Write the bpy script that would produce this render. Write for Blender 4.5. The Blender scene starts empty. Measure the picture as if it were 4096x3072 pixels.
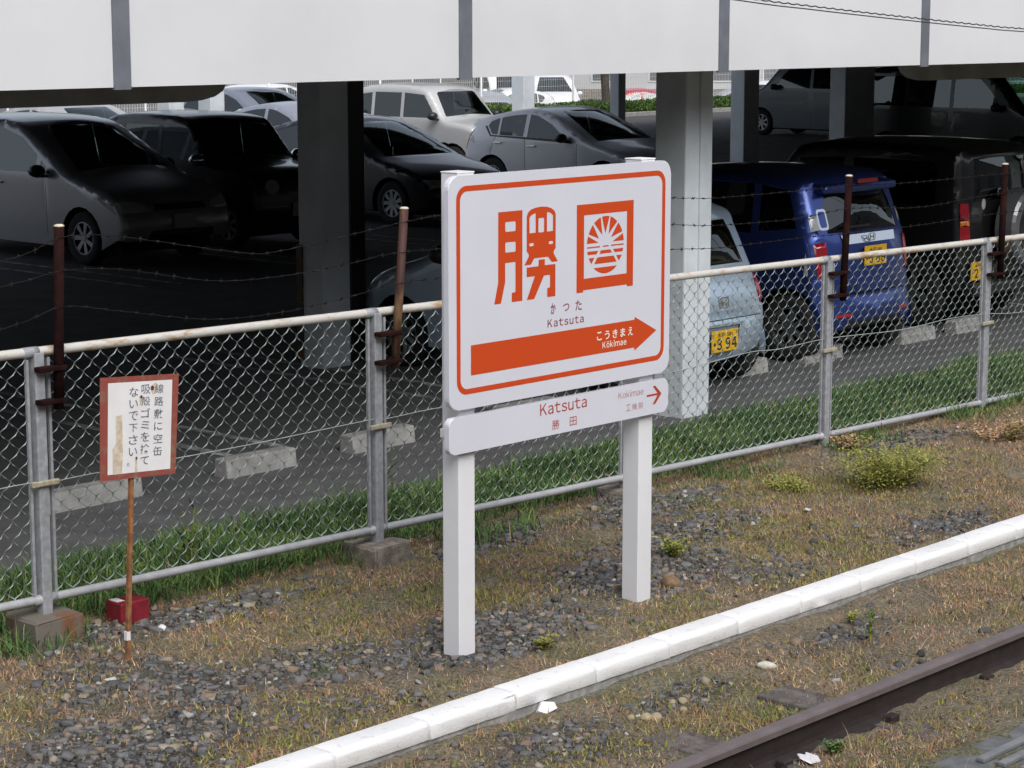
import bpy, bmesh, math, random
import numpy as np
from mathutils import Vector, Matrix
from mathutils.geometry import delaunay_2d_cdt

random.seed(7)
RNG = np.random.default_rng(11)
SC = bpy.context.scene
COL = SC.collection

# ------------------------------------------------------------------ camera, world, sun, exposure
FPX, CAM_H = 8800.0, 2.82
PITCH = math.atan(1456 / FPX)
YAW = math.atan(8109 / (FPX / math.cos(PITCH)))        # view heading measured from the fence direction (+X)
cam = bpy.data.cameras.new('camera')
cam.sensor_width = 36.0
cam.lens = FPX / 4096 * 36.0
cam.clip_start, cam.clip_end = 0.1, 2000
camo = bpy.data.objects.new('camera', cam)
COL.objects.link(camo)
camo.location = (0, 0, CAM_H)
camo.rotation_euler = (math.pi / 2 - PITCH, 0, YAW - math.pi / 2)
SC.camera = camo

SUN_EL, SUN_AZ = math.radians(48), math.radians(204)   # azimuth clockwise from +Y: light from behind-left of the camera
w = bpy.data.worlds.new('World')
SC.world = w
w.use_nodes = True
nt = w.node_tree
nt.nodes.clear()
sky = nt.nodes.new('ShaderNodeTexSky')
sky.sky_type = 'NISHITA'
sky.sun_disc = False
sky.sun_elevation = SUN_EL
sky.sun_rotation = SUN_AZ
sky.air_density, sky.dust_density, sky.ozone_density = 1.0, 3.0, 2.0
hs = nt.nodes.new('ShaderNodeHueSaturation')           # an overcast sky is nearly grey
hs.inputs['Saturation'].default_value = 0.45
bg = nt.nodes.new('ShaderNodeBackground')
bg.inputs['Strength'].default_value = 0.12
wo = nt.nodes.new('ShaderNodeOutputWorld')
nt.links.new(sky.outputs[0], hs.inputs['Color'])
nt.links.new(hs.outputs[0], bg.inputs['Color'])
nt.links.new(bg.outputs[0], wo.inputs['Surface'])

sl = bpy.data.lights.new('sun', 'SUN')
sl.energy = 1.7
sl.angle = math.radians(46)
sl.color = (1.0, 0.985, 0.97)
so = bpy.data.objects.new('sun', sl)
COL.objects.link(so)
sd = Vector((math.sin(SUN_AZ) * math.cos(SUN_EL), math.cos(SUN_AZ) * math.cos(SUN_EL), math.sin(SUN_EL)))
so.rotation_euler = (-sd).to_track_quat('-Z', 'Y').to_euler()
so.location = (0, -5, 20)

SC.view_settings.view_transform = 'Standard'
SC.view_settings.look = 'None'
SC.view_settings.gamma = 1.0
SC.view_settings.use_curve_mapping = False
SC.view_settings.exposure = 0.54
SC.render.engine = 'CYCLES'
SC.cycles.max_bounces = 6
SC.cycles.transparent_max_bounces = 12

# ------------------------------------------------------------------ materials
def _n(t, kind, **kw):
    n = t.nodes.new(kind)
    for k, v in kw.items():
        if k in n.inputs:
            n.inputs[k].default_value = v
        else:
            setattr(n, k, v)
    return n

def mat(name, col, rough=0.6, metal=0.0, var=0.0, scale=8.0, bump=0.0, bscale=60.0, spec=0.5, coat=0.0, col2=None, lo=0.4, hi=0.65, detail=6.0):
    """principled with noise-mixed colour (col..col2 or +-var) and a noise bump, object coordinates"""
    m = bpy.data.materials.new(name)
    m.use_nodes = True
    t = m.node_tree
    p = t.nodes['Principled BSDF']
    p.inputs['Base Color'].default_value = (*col, 1)
    p.inputs['Roughness'].default_value = rough
    p.inputs['Metallic'].default_value = metal
    p.inputs['Specular IOR Level'].default_value = spec
    p.inputs['Coat Weight'].default_value = coat
    if coat:
        p.inputs['Coat Roughness'].default_value = 0.06
    if var or col2 or bump:
        tc = _n(t, 'ShaderNodeTexCoord')
    if var or col2:
        nz = _n(t, 'ShaderNodeTexNoise', Scale=scale, Detail=detail, Roughness=0.6)
        t.links.new(tc.outputs['Object'], nz.inputs['Vector'])
        rp = _n(t, 'ShaderNodeValToRGB')
        rp.color_ramp.elements[0].position, rp.color_ramp.elements[1].position = lo, hi
        c2 = col2 or tuple(min(1, c * (1 + var)) for c in col)
        c1 = col if col2 else tuple(c * (1 - var) for c in col)
        rp.color_ramp.elements[0].color = (*c1, 1)
        rp.color_ramp.elements[1].color = (*c2, 1)
        t.links.new(nz.outputs['Fac'], rp.inputs['Fac'])
        t.links.new(rp.outputs['Color'], p.inputs['Base Color'])
    if bump:
        nb = _n(t, 'ShaderNodeTexNoise', Scale=bscale, Detail=5.0)
        t.links.new(tc.outputs['Object'], nb.inputs['Vector'])
        bp = _n(t, 'ShaderNodeBump', Strength=bump, Distance=0.01)
        t.links.new(nb.outputs['Fac'], bp.inputs['Height'])
        t.links.new(bp.outputs['Normal'], p.inputs['Normal'])
    return m

def mat_island(name, stops, rough=0.85, bump=0.0, patch=None):
    """colour picked per loose piece (each stone / blade its own shade)"""
    m = bpy.data.materials.new(name)
    m.use_nodes = True
    t = m.node_tree
    p = t.nodes['Principled BSDF']
    p.inputs['Roughness'].default_value = rough
    p.inputs['Specular IOR Level'].default_value = 0.25
    g = _n(t, 'ShaderNodeNewGeometry')
    rp = _n(t, 'ShaderNodeValToRGB')
    e = rp.color_ramp.elements
    e[0].position, e[0].color = stops[0][0], (*stops[0][1], 1)
    e[1].position, e[1].color = stops[-1][0], (*stops[-1][1], 1)
    for pos, c in stops[1:-1]:
        k = e.new(pos)
        k.color = (*c, 1)
    t.links.new(g.outputs['Random Per Island'], rp.inputs['Fac'])
    if patch:          # drifts of differently withered growth
        tc = _n(t, 'ShaderNodeTexCoord')
        nz = _n(t, 'ShaderNodeTexNoise', Scale=1.9, Detail=6.0, Roughness=0.68)
        t.links.new(tc.outputs['Object'], nz.inputs['Vector'])
        r2 = _n(t, 'ShaderNodeValToRGB')
        e2 = r2.color_ramp.elements
        e2[0].position, e2[0].color = patch[0][0], (*patch[0][1], 1)
        e2[1].position, e2[1].color = patch[-1][0], (*patch[-1][1], 1)
        for pos, c in patch[1:-1]:
            e2.new(pos).color = (*c, 1)
        t.links.new(nz.outputs['Fac'], r2.inputs['Fac'])
        mx = _n(t, 'ShaderNodeMix', data_type='RGBA', blend_type='MULTIPLY')
        mx.inputs['Factor'].default_value = 1.0
        t.links.new(rp.outputs['Color'], mx.inputs['A'])
        t.links.new(r2.outputs['Color'], mx.inputs['B'])
        t.links.new(mx.outputs['Result'], p.inputs['Base Color'])
    else:
        t.links.new(rp.outputs['Color'], p.inputs['Base Color'])
    if bump:
        tc = _n(t, 'ShaderNodeTexCoord')
        nb = _n(t, 'ShaderNodeTexNoise', Scale=90.0, Detail=4.0)
        t.links.new(tc.outputs['Object'], nb.inputs['Vector'])
        bp = _n(t, 'ShaderNodeBump', Strength=bump, Distance=0.008)
        t.links.new(nb.outputs['Fac'], bp.inputs['Height'])
        t.links.new(bp.outputs['Normal'], p.inputs['Normal'])
    return m

def mat_glass(name, tint, trans=0.75):
    m = bpy.data.materials.new(name)
    m.use_nodes = True
    t = m.node_tree
    t.nodes.clear()
    o = _n(t, 'ShaderNodeOutputMaterial')
    tr = _n(t, 'ShaderNodeBsdfTransparent', Color=(*tint, 1))
    gl = _n(t, 'ShaderNodeBsdfGlossy', Roughness=0.02, Color=(0.9, 0.95, 0.95, 1))
    fr = _n(t, 'ShaderNodeFresnel', IOR=1.95)
    mx = _n(t, 'ShaderNodeMixShader')
    t.links.new(fr.outputs[0], mx.inputs[0])
    t.links.new(tr.outputs[0], mx.inputs[1])
    t.links.new(gl.outputs[0], mx.inputs[2])
    t.links.new(mx.outputs[0], o.inputs['Surface'])
    return m

def mat_rust_streak(name, base, rust, amount=0.5, rough=0.5, metal=0.0, scale=14.0, stretch=(1, 1, 0.25)):
    """painted metal with rust blotches"""
    m = bpy.data.materials.new(name)
    m.use_nodes = True
    t = m.node_tree
    p = t.nodes['Principled BSDF']
    tc = _n(t, 'ShaderNodeTexCoord')
    mp = _n(t, 'ShaderNodeMapping')
    mp.inputs['Scale'].default_value = stretch
    nz = _n(t, 'ShaderNodeTexNoise', Scale=scale, Detail=8.0, Roughness=0.65)
    rp = _n(t, 'ShaderNodeValToRGB')
    c = 0.72 - 0.34 * amount
    rp.color_ramp.elements[0].position, rp.color_ramp.elements[1].position = c - 0.05, c + 0.07
    rp.color_ramp.elements[0].color = (*base, 1)
    rp.color_ramp.elements[1].color = (*rust, 1)
    t.links.new(tc.outputs['Object'], mp.inputs['Vector'])
    t.links.new(mp.outputs[0], nz.inputs['Vector'])
    t.links.new(nz.outputs['Fac'], rp.inputs['Fac'])
    t.links.new(rp.outputs['Color'], p.inputs['Base Color'])
    p.inputs['Roughness'].default_value = rough
    p.inputs['Metallic'].default_value = metal
    bp = _n(t, 'ShaderNodeBump', Strength=0.25, Distance=0.004)
    t.links.new(nz.outputs['Fac'], bp.inputs['Height'])
    t.links.new(bp.outputs['Normal'], p.inputs['Normal'])
    return m

M = {}
M['panel'] = mat('panel_white', (0.665, 0.672, 0.685), 0.45, var=0.03, scale=1.2)
M['strip'] = mat('strip_grey', (0.15, 0.16, 0.185), 0.5, var=0.12, scale=6)
M['steel'] = mat('column_grey', (0.62, 0.66, 0.69), 0.45, var=0.08, scale=3)
M['steel_dark'] = mat('beam_dark', (0.11, 0.105, 0.095), 0.6, var=0.15, scale=3)
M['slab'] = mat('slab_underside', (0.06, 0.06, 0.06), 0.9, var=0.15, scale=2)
M['asphalt'] = mat('asphalt', (0.085, 0.083, 0.085), 0.9, var=0.18, scale=3, bump=0.5, bscale=160)
M['farground'] = mat('far_ground', (0.13, 0.13, 0.13), 0.9, var=0.15, scale=0.5)
M['galv'] = mat('galvanised', (0.30, 0.31, 0.33), 0.5, 0.0, var=0.16, scale=30, bump=0.1)
M['galv_rail'] = mat_rust_streak('top_rail_paint', (0.56, 0.54, 0.50), (0.40, 0.26, 0.14), 0.42, 0.5, scale=18, stretch=(0.35, 1, 1))
M['galv_low'] = mat('bottom_rail_galv', (0.36, 0.365, 0.38), 0.45, 0.0, var=0.1, scale=12)
M['bayline'] = mat('worn_line_paint', (0.12, 0.12, 0.12), 0.9, col2=(0.42, 0.42, 0.41), scale=6, lo=.42, hi=.6)
M['gutter'] = mat('gutter_grey', (0.27, 0.262, 0.245), 0.7, var=0.15, scale=4)
M['mesh'] = mat('mesh_wire', (0.33, 0.385, 0.37), 0.5, 0.0, var=0.12, scale=20)
M['rust'] = mat('rusty_pipe', (0.012, 0.0048, 0.0048), 0.9, scale=9, col2=(0.026, 0.009, 0.0075), bump=0.4, spec=0.08)
M['rust_or'] = mat_rust_streak('rusty_pipe_orange', (0.05, 0.017, 0.011), (0.17, 0.095, 0.045), 0.5, 0.7, scale=7, stretch=(1, 1, 0.35))
M['stake'] = mat('stake_rust', (0.19, 0.075, 0.03), 0.8, col2=(0.34, 0.16, 0.06), scale=22, bump=0.4)
M['cap'] = mat('pipe_cap', (0.62, 0.56, 0.42), 0.6, var=0.2, scale=40)
M['barb'] = mat('barbed_wire', (0.020, 0.017, 0.016), 0.8, 0.0, var=0.3, scale=30, spec=0.1)
M['conc'] = mat('footing_concrete', (0.22, 0.19, 0.16), 0.95, var=0.35, scale=14, bump=0.6, bscale=70)
M['conc_rust'] = mat_rust_streak('footing_rusty', (0.144, 0.126, 0.105), (0.173, 0.070, 0.027), 0.42, 0.95, scale=5)
M['wheelstop'] = mat('wheel_stop_concrete', (0.25, 0.245, 0.235), 0.9, col2=(0.36, 0.355, 0.34), scale=7, bump=0.5)
M['curb'] = mat('curb_white_paint', (0.60, 0.59, 0.56), 0.65, col2=(0.79, 0.79, 0.79), scale=24, bump=0.25, bscale=90, lo=.27, hi=.42, detail=9.0)
M['curb_base'] = mat('curb_base_concrete', (0.30, 0.295, 0.285), 0.9, var=0.25, scale=20, bump=0.4)
M['rail'] = mat('rail_rust_shaded', (0.030, 0.021, 0.021), 0.62, var=0.2, scale=16, bump=0.15)  # rust darkened so the web and foot carry shade in their colour
M['rail_head'] = mat('rail_head_rust', (0.145, 0.118, 0.118), 0.5, var=0.12, scale=10)
M['wood'] = mat('sleeper_wood', (0.085, 0.072, 0.068), 0.95, col2=(0.15, 0.135, 0.125), scale=14, bump=0.8, bscale=60)
M['plate'] = mat('crossing_grey', (0.13, 0.135, 0.14), 0.85, var=0.2, scale=14, bump=0.4)
M['rib'] = mat('crossing_rib', (0.19, 0.195, 0.205), 0.7, var=0.15, scale=14)
M['signwhite'] = mat('sign_white', (0.635, 0.64, 0.70), 0.32, var=0.02, scale=2, coat=0.2)
M['postwhite'] = mat('post_white', (0.73, 0.73, 0.75), 0.4, var=0.02, scale=4)
M['orange'] = mat('print_orange', (0.56, 0.062, 0.010), 0.42)
M['printred'] = mat('print_red', (0.40, 0.055, 0.03), 0.45)
M['printpurple'] = mat('print_wine', (0.235, 0.060, 0.085), 0.45)
M['printpale'] = mat('print_faded_red', (0.42, 0.19, 0.19), 0.5)
M['printwhite'] = mat('print_cream', (0.80, 0.77, 0.68), 0.4)
M['noticewhite'] = mat('notice_white', (0.74, 0.73, 0.73), 0.5, var=0.04, scale=7)
M['noticered'] = mat_rust_streak('notice_red', (0.26, 0.060, 0.045), (0.24, 0.13, 0.085), 0.52, 0.6, scale=12, stretch=(1, 1, 1))
M['noticeink'] = mat('notice_ink', (0.075, 0.085, 0.12), 0.6, var=0.4, scale=60, col2=(0.25, 0.26, 0.29))
M['stain'] = mat('rust_stain', (0.50, 0.40, 0.29), 0.7, col2=(0.66, 0.60, 0.52), scale=26)
M['bolt'] = mat('rusty_bolt', (0.09, 0.035, 0.018), 0.8)
M['redbox'] = mat('red_paint', (0.20, 0.016, 0.026), 0.45, var=0.2, scale=20)
M['cable'] = mat('black_cable', (0.03, 0.03, 0.035), 0.6)
M['clip'] = mat('clip_cream', (0.36, 0.33, 0.23), 0.7, var=0.2, scale=40)
M['litter'] = mat('litter_white', (0.72, 0.72, 0.74), 0.5)
M['bone'] = mat('pale_stone', (0.55, 0.52, 0.45), 0.8, var=0.15, scale=30)
M['brownstone'] = mat('brown_stone', (0.23, 0.15, 0.085), 0.9, var=0.3, scale=30, bump=0.4)
M['darkstone'] = mat('dark_stone', (0.045, 0.043, 0.045), 0.9, var=0.3, scale=30, bump=0.4)
M['beige'] = mat('beige_pebble', (0.36, 0.29, 0.18), 0.85, var=0.2, scale=30, bump=0.3)
M['tyre'] = mat('tyre_rubber', (0.018, 0.018, 0.019), 0.85)
M['rim'] = mat('rim_alloy', (0.33, 0.34, 0.36), 0.35, 0.8)
M['under'] = mat('car_underside', (0.012, 0.012, 0.013), 0.9)
M['cabin'] = mat('car_cabin', (0.022, 0.022, 0.024), 0.9, var=0.3, scale=5)
M['trim'] = mat('black_trim', (0.02, 0.02, 0.022), 0.4)
M['chrome'] = mat('chrome', (0.75, 0.77, 0.8), 0.12, 1.0)
M['lampred'] = mat('lamp_red', (0.34, 0.012, 0.022), 0.15, coat=1.0)
M['lampclear'] = mat('lamp_clear', (0.55, 0.57, 0.6), 0.12, coat=1.0)
M['amber'] = mat('lamp_amber', (0.65, 0.20, 0.02), 0.2, coat=1.0)
M['plateyel'] = mat('plate_yellow', (0.70, 0.42, 0.015), 0.5)
M['platewht'] = mat('plate_white', (0.5, 0.5, 0.5), 0.5)
M['ink'] = mat('black_ink', (0.02, 0.02, 0.018), 0.6)
M['glass'] = mat_glass('car_glass', (0.60, 0.82, 0.75))
M['glass_dark'] = mat_glass('car_glass_dark', (0.20, 0.28, 0.27))
M['glass_black'] = mat_glass('car_glass_black', (0.03, 0.035, 0.035))
M['hazard_y'] = mat('hazard_yellow', (0.10, 0.052, 0.008), 0.6)
M['fencewhite'] = mat('far_fence_white', (0.70, 0.70, 0.70), 0.5)
M['bldg'] = mat('far_building', (0.42, 0.42, 0.42), 0.8, var=0.06, scale=0.6)
M['bldg_dark'] = mat('far_building_window', (0.10, 0.105, 0.11), 0.3)
M['bark'] = mat('bark', (0.09, 0.075, 0.06), 0.95, var=0.3, scale=8, bump=0.6)

def paint(name, c, metal=0.25, rough=0.35):
    return mat('paint_' + name, c, rough, metal, coat=0.6)
# ------------------------------------------------------------------ object helpers
def tag(o, label=None, cat=None, group=None, kind=None):
    if label: o['label'] = label
    if cat: o['category'] = cat
    if group: o['group'] = group
    if kind: o['kind'] = kind
    return o

def empty(name, loc=(0, 0, 0), rz=0.0, **kw):
    o = bpy.data.objects.new(name, None)
    COL.objects.link(o)
    o.location = loc
    o.rotation_euler = (0, 0, rz)
    o.empty_display_size = 0.1
    return tag(o, **kw)

def link(name, me, m, parent=None, smooth=False, **kw):
    o = bpy.data.objects.new(name, me)
    COL.objects.link(o)
    if m is not None:
        me.materials.clear()
        for x in (m if isinstance(m, (list, tuple)) else [m]):
            me.materials.append(x)
    if smooth:
        me.polygons.foreach_set('use_smooth', [True] * len(me.polygons))
    if parent is not None:
        o.parent = parent
    return tag(o, **kw)

def copy_tree(o, parent=None):
    c = o.copy()
    COL.objects.link(c)
    c.parent = parent
    for ch in list(o.children):
        copy_tree(ch, c)
    return c

def bm_done(bm, name='mesh'):
    me = bpy.data.meshes.new(name)
    bmesh.ops.recalc_face_normals(bm, faces=bm.faces)
    bm.to_mesh(me)
    bm.free()
    return me

def box_into(bm, x0, x1, y0, y1, z0, z1, bev=0.0, mi=0):
    r = bmesh.ops.create_cube(bm, size=1.0)
    vs = r['verts']
    for v in vs:
        v.co = Vector(((x0 + x1) / 2 + v.co.x * (x1 - x0), (y0 + y1) / 2 + v.co.y * (y1 - y0), (z0 + z1) / 2 + v.co.z * (z1 - z0)))
    fs = {f for v in vs for f in v.link_faces}
    for f in fs: f.material_index = mi
    if bev:
        es = {e for v in vs for e in v.link_edges}
        bmesh.ops.bevel(bm, geom=list(es), offset=bev, segments=2, affect='EDGES', profile=0.5)

def box(name, x0, x1, y0, y1, z0, z1, m, parent=None, bev=0.0, **kw):
    bm = bmesh.new()
    box_into(bm, x0, x1, y0, y1, z0, z1, bev)
    return link(name, bm_done(bm, name), m, parent, **kw)

def tube_arrays(pts, r, n=6, V=None, F=None, cap=True):
    """append a tube along pts to V, F lists"""
    base = len(V)
    P = [Vector(p) for p in pts]
    k = len(P)
    rr = r if isinstance(r, (list, tuple)) else [r] * k
    for i in range(k):
        d = (P[min(i + 1, k - 1)] - P[max(i - 1, 0)]).normalized()
        a = d.cross(Vector((0, 0, 1)) if abs(d.z) < 0.9 else Vector((0, 1, 0))).normalized()
        b = d.cross(a)
        for j in range(n):
            t = 2 * math.pi * j / n
            V.append(tuple(P[i] + (a * math.cos(t) + b * math.sin(t)) * rr[i]))
    for i in range(k - 1):
        for j in range(n):
            j2 = (j + 1) % n
            F.append((base + i * n + j, base + i * n + j2, base + (i + 1) * n + j2, base + (i + 1) * n + j))
    if cap:
        F.append(tuple(base + j for j in reversed(range(n))))
        F.append(tuple(base + (k - 1) * n + j for j in range(n)))

def mesh_from(V, F, name='mesh'):
    me = bpy.data.meshes.new(name)
    me.from_pydata(V, [], F)
    me.update()
    return me

def tube(name, pts, r, m, parent=None, n=8, **kw):
    V, F = [], []
    tube_arrays(pts, r, n, V, F)
    return link(name, mesh_from(V, F, name), m, parent, smooth=True, **kw)

def np_mesh(name, V, F3):
    """fast triangle mesh from numpy arrays"""
    me = bpy.data.meshes.new(name)
    me.vertices.add(len(V))
    me.vertices.foreach_set('co', np.asarray(V, dtype=np.float32).ravel())
    me.loops.add(F3.size)
    me.loops.foreach_set('vertex_index', F3.astype(np.int32).ravel())
    me.polygons.add(len(F3))
    me.polygons.foreach_set('loop_start', np.arange(0, F3.size, 3, dtype=np.int32))
    me.update(calc_edges=True)
    return me

def inpoly(p, poly):
    x, y = p
    c = False
    j = len(poly) - 1
    for i in range(len(poly)):
        xi, yi = poly[i]
        xj, yj = poly[j]
        if (yi > y) != (yj > y) and x < (xj - xi) * (y - yi) / (yj - yi) + xi:
            c = not c
        j = i
    return c

def cdt(outline, regions, step, holes=(), extra=()):
    """triangulate outline; returns verts2d and {region: tris} ('' = the rest)"""
    vs, es = [], []
    def ring(poly):
        b = len(vs)
        vs.extend(Vector(p) for p in poly)
        es.extend((b + i, b + (i + 1) % len(poly)) for i in range(len(poly)))
    ring(outline)
    for _, poly in regions: ring(poly)
    for poly in holes: ring(poly)
    if step:
        xs = [p[0] for p in outline]; ys = [p[1] for p in outline]
        x = min(xs) + step * 0.53
        r = 0
        while x < max(xs):
            y = min(ys) + step * (0.37 + 0.5 * (r % 2))
            while y < max(ys):
                if inpoly((x, y), outline): vs.append(Vector((x, y)))
                y += step
            x += step
            r += 1
    vs.extend(Vector(p) for p in extra)
    v2, e2, f2, *_ = delaunay_2d_cdt(vs, es, [], 0, 1e-5)
    out = {'': []}
    for name, _ in regions: out.setdefault(name, [])
    for f in f2:
        if len(f) != 3: continue
        c = (sum(v2[i].x for i in f) / 3, sum(v2[i].y for i in f) / 3)
        if not inpoly(c, outline) or any(inpoly(c, h) for h in holes): continue
        for name, poly in regions:
            if inpoly(c, poly):
                out[name].append(tuple(f))
                break
        else:
            out[''].append(tuple(f))
    return v2, out

def flat_poly(name, polys, holes, place, m, parent=None, **kw):
    """flat printed shape: polygons (with holes) in local (u,v) mapped to 3-D by place(u,v)"""
    V, F = [], []
    for poly in polys:
        v2, out = cdt(poly, [], 0, [h for h in holes if inpoly(h[0], poly)])
        b = len(V)
        V += [place(v.x, v.y) for v in v2]
        F += [tuple(b + i for i in f) for f in out['']]
    return link(name, mesh_from(V, F, name), m, parent, **kw)

_tc = bpy.data.curves.new('text', 'FONT')
_to = bpy.data.objects.new('text', _tc)
COL.objects.link(_to)
def text2d(s, space=1.0, bold=0.0):
    _tc.body = s
    _tc.space_character = space
    _tc.offset = bold
    _tc.resolution_u = 3
    dg = bpy.context.evaluated_depsgraph_get()
    dg.update()
    me = bpy.data.meshes.new_from_object(_to.evaluated_get(dg))
    V = np.array([v.co[:2] for v in me.vertices]); F = [tuple(p.vertices) for p in me.polygons]
    bpy.data.meshes.remove(me)
    return V, F

def lettering(name, s, u0, v0, u1, v1, place, m, parent, space=1.0, bold=0.0, **kw):
    """text fitted into the rectangle (u0,v0)-(u1,v1)"""
    V, F = text2d(s, space, bold)
    a, b = V.min(0), V.max(0)
    P = [place(u0 + (p[0] - a[0]) / (b[0] - a[0]) * (u1 - u0), v0 + (p[1] - a[1]) / (b[1] - a[1]) * (v1 - v0)) for p in V]
    return link(name, mesh_from(P, F, name), m, parent, **kw)

def latin(name, s, u0, v0, u1, v1, place, m, parent, gap=0.09, bold=0.0, **kw):
    """sans-serif word set glyph by glyph, cap height v1-v0, fitted to the width u0..u1"""
    P, F, x = [], [], 0.0
    for ch in s:
        if ch == ' ':
            x += 0.3; continue
        bar = ch == 'ō'
        c = 'o' if bar else ch
        V, G = text2d(chr(ord(c) + 0xFEE0) if 33 <= ord(c) <= 126 else c, 1.0, bold)
        a, b = V.min(0), V.max(0)
        o = len(P)
        P += [(x + p[0] - a[0], p[1]) for p in V]
        F += [tuple(o + i for i in f) for f in G]
        wd = b[0] - a[0]
        if bar:
            o = len(P)
            P += [(x + .04, .66), (x + wd - .04, .66), (x + wd - .04, .73), (x + .04, .73)]
            F.append((o, o + 1, o + 2, o + 3))
        x += wd + gap
    x -= gap
    cap = 0.733
    return link(name, mesh_from([place(u0 + p[0] / x * (u1 - u0), v0 + p[1] / cap * (v1 - v0)) for p in P], F, name), m, parent, **kw)

def rrect(x0, y0, x1, y1, r, n=6):
    o = []
    for cx, cy, a0 in ((x1 - r, y0 + r, -90), (x1 - r, y1 - r, 0), (x0 + r, y1 - r, 90), (x0 + r, y0 + r, 180)):
        for i in range(n + 1):
            a = math.radians(a0 + 90 * i / n)
            o.append((cx + r * math.cos(a), cy + r * math.sin(a)))
    return o

def prism(name, poly, y0, y1, m, parent=None, bev=0.0, **kw):
    """polygon in (x,z) extruded from y0 to y1"""
    bm = bmesh.new()
    a = [bm.verts.new((p[0], y0, p[1])) for p in poly]
    b = [bm.verts.new((p[0], y1, p[1])) for p in poly]
    f1 = bm.faces.new(a)
    bm.faces.new(list(reversed(b)))
    for i in range(len(poly)):
        j = (i + 1) % len(poly)
        bm.faces.new((a[j], a[i], b[i], b[j]))
    if bev:
        es = [e for e in bm.edges if e in set(f1.edges)]
        bmesh.ops.bevel(bm, geom=es, offset=bev, segments=3, affect='EDGES', profile=0.5)
    return link(name, bm_done(bm, name), m, parent, **kw)

# value noise for scattering masks
_tab = RNG.random((256, 256))
def vnoise(x, y, s):
    x = np.asarray(x) * s + 37.3; y = np.asarray(y) * s + 91.7
    xi, yi = np.floor(x).astype(int), np.floor(y).astype(int)
    fx, fy = x - xi, y - yi
    fx = fx * fx * (3 - 2 * fx); fy = fy * fy * (3 - 2 * fy)
    g = lambda a, b: _tab[a % 256, b % 256]
    return (g(xi, yi) * (1 - fx) + g(xi + 1, yi) * fx) * (1 - fy) + (g(xi, yi + 1) * (1 - fx) + g(xi + 1, yi + 1) * fx) * fy
def fnoise(x, y, s):
    return (vnoise(x, y, s) + 0.5 * vnoise(x, y, s * 2.1) + 0.25 * vnoise(x, y, s * 4.3)) / 1.75

# ------------------------------------------------------------------ ground, track bed, asphalt
def gheight(x, y):
    """height of the trackside ground"""
    h = (fnoise(x, y, 1.6) - 0.5) * 0.06 + (fnoise(x, y, 7.0) - 0.5) * 0.03
    return h * np.clip((9.15 - y) / 0.3, 0, 1)

box('ground', -300, 400, 43.2, 500, -1.6, -0.8, M['farground'], kind='structure')
box('parking_lot', -300, 400, 9.25, 43.2, -0.8, 0.0, M['asphalt'], kind='structure')

def soil_material():
    m = bpy.data.materials.new('trackside_soil')
    m.use_nodes = True
    t = m.node_tree
    p = t.nodes['Principled BSDF']
    p.inputs['Roughness'].default_value = 0.95
    p.inputs['Specular IOR Level'].default_value = 0.15
    tc = _n(t, 'ShaderNodeTexCoord')
    def ramp(scale, detail, stops):
        nz = _n(t, 'ShaderNodeTexNoise', Scale=scale, Detail=detail, Roughness=0.65)
        t.links.new(tc.outputs['Object'], nz.inputs['Vector'])
        rp = _n(t, 'ShaderNodeValToRGB')
        e = rp.color_ramp.elements
        e[0].position, e[0].color = stops[0][0], (*stops[0][1], 1)
        e[1].position, e[1].color = stops[-1][0], (*stops[-1][1], 1)
        for a, c in stops[1:-1]:
            e.new(a).color = (*c, 1)
        t.links.new(nz.outputs['Fac'], rp.inputs['Fac'])
        return nz, rp
    n1, big = ramp(1.3, 8, [(0.34, (0.165, 0.164, 0.141)), (0.45, (0.212, 0.180, 0.135)), (0.52, (0.245, 0.218, 0.167)), (0.58, (0.169, 0.164, 0.107)), (0.66, (0.212, 0.210, 0.172))])
    n2, fine = ramp(60, 6, [(0.35, (0.45, 0.43, 0.40)), (0.55, (1.0, 0.97, 0.92)), (0.72, (1.55, 1.45, 1.3))])
    at = _n(t, 'ShaderNodeAttribute', attribute_name='gravel_cover')       # soil turns darker grey where the gravel lies
    gm = _n(t, 'ShaderNodeMix', data_type='RGBA')
    gm.inputs['B'].default_value = (0.085, 0.080, 0.077, 1)
    t.links.new(at.outputs['Fac'], gm.inputs['Factor'])
    t.links.new(big.outputs[0], gm.inputs['A'])
    mx = _n(t, 'ShaderNodeMix', data_type='RGBA', blend_type='MULTIPLY')
    mx.inputs['Factor'].default_value = 1.0
    t.links.new(gm.outputs['Result'], mx.inputs['A'])
    t.links.new(fine.outputs[0], mx.inputs['B'])
    t.links.new(mx.outputs['Result'], p.inputs['Base Color'])
    bp = _n(t, 'ShaderNodeBump', Strength=0.9, Distance=0.02)
    t.links.new(n2.outputs['Fac'], bp.inputs['Height'])
    t.links.new(bp.outputs['Normal'], p.inputs['Normal'])
    return m
M['soil'] = soil_material()
X0, X1, Y0, Y1 = 2.0, 21.0, 2.6, 9.25
nx, ny = 420, 150
gx, gy_ = np.meshgrid(np.linspace(X0, X1, nx), np.linspace(Y0, Y1, ny))
gz_ = gheight(gx, gy_)
edge = np.minimum(np.minimum(gx - X0, X1 - gx), gy_ - Y0) < 1e-6
gz_[edge] = -0.02
V = np.stack([gx.ravel(), gy_.ravel(), gz_.ravel()], 1)
ii = (np.arange(ny - 1)[:, None] * nx + np.arange(nx - 1)[None, :]).ravel()
F3 = np.concatenate([np.stack([ii, ii + 1, ii + nx + 1], 1), np.stack([ii, ii + nx + 1, ii + nx], 1)])
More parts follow.
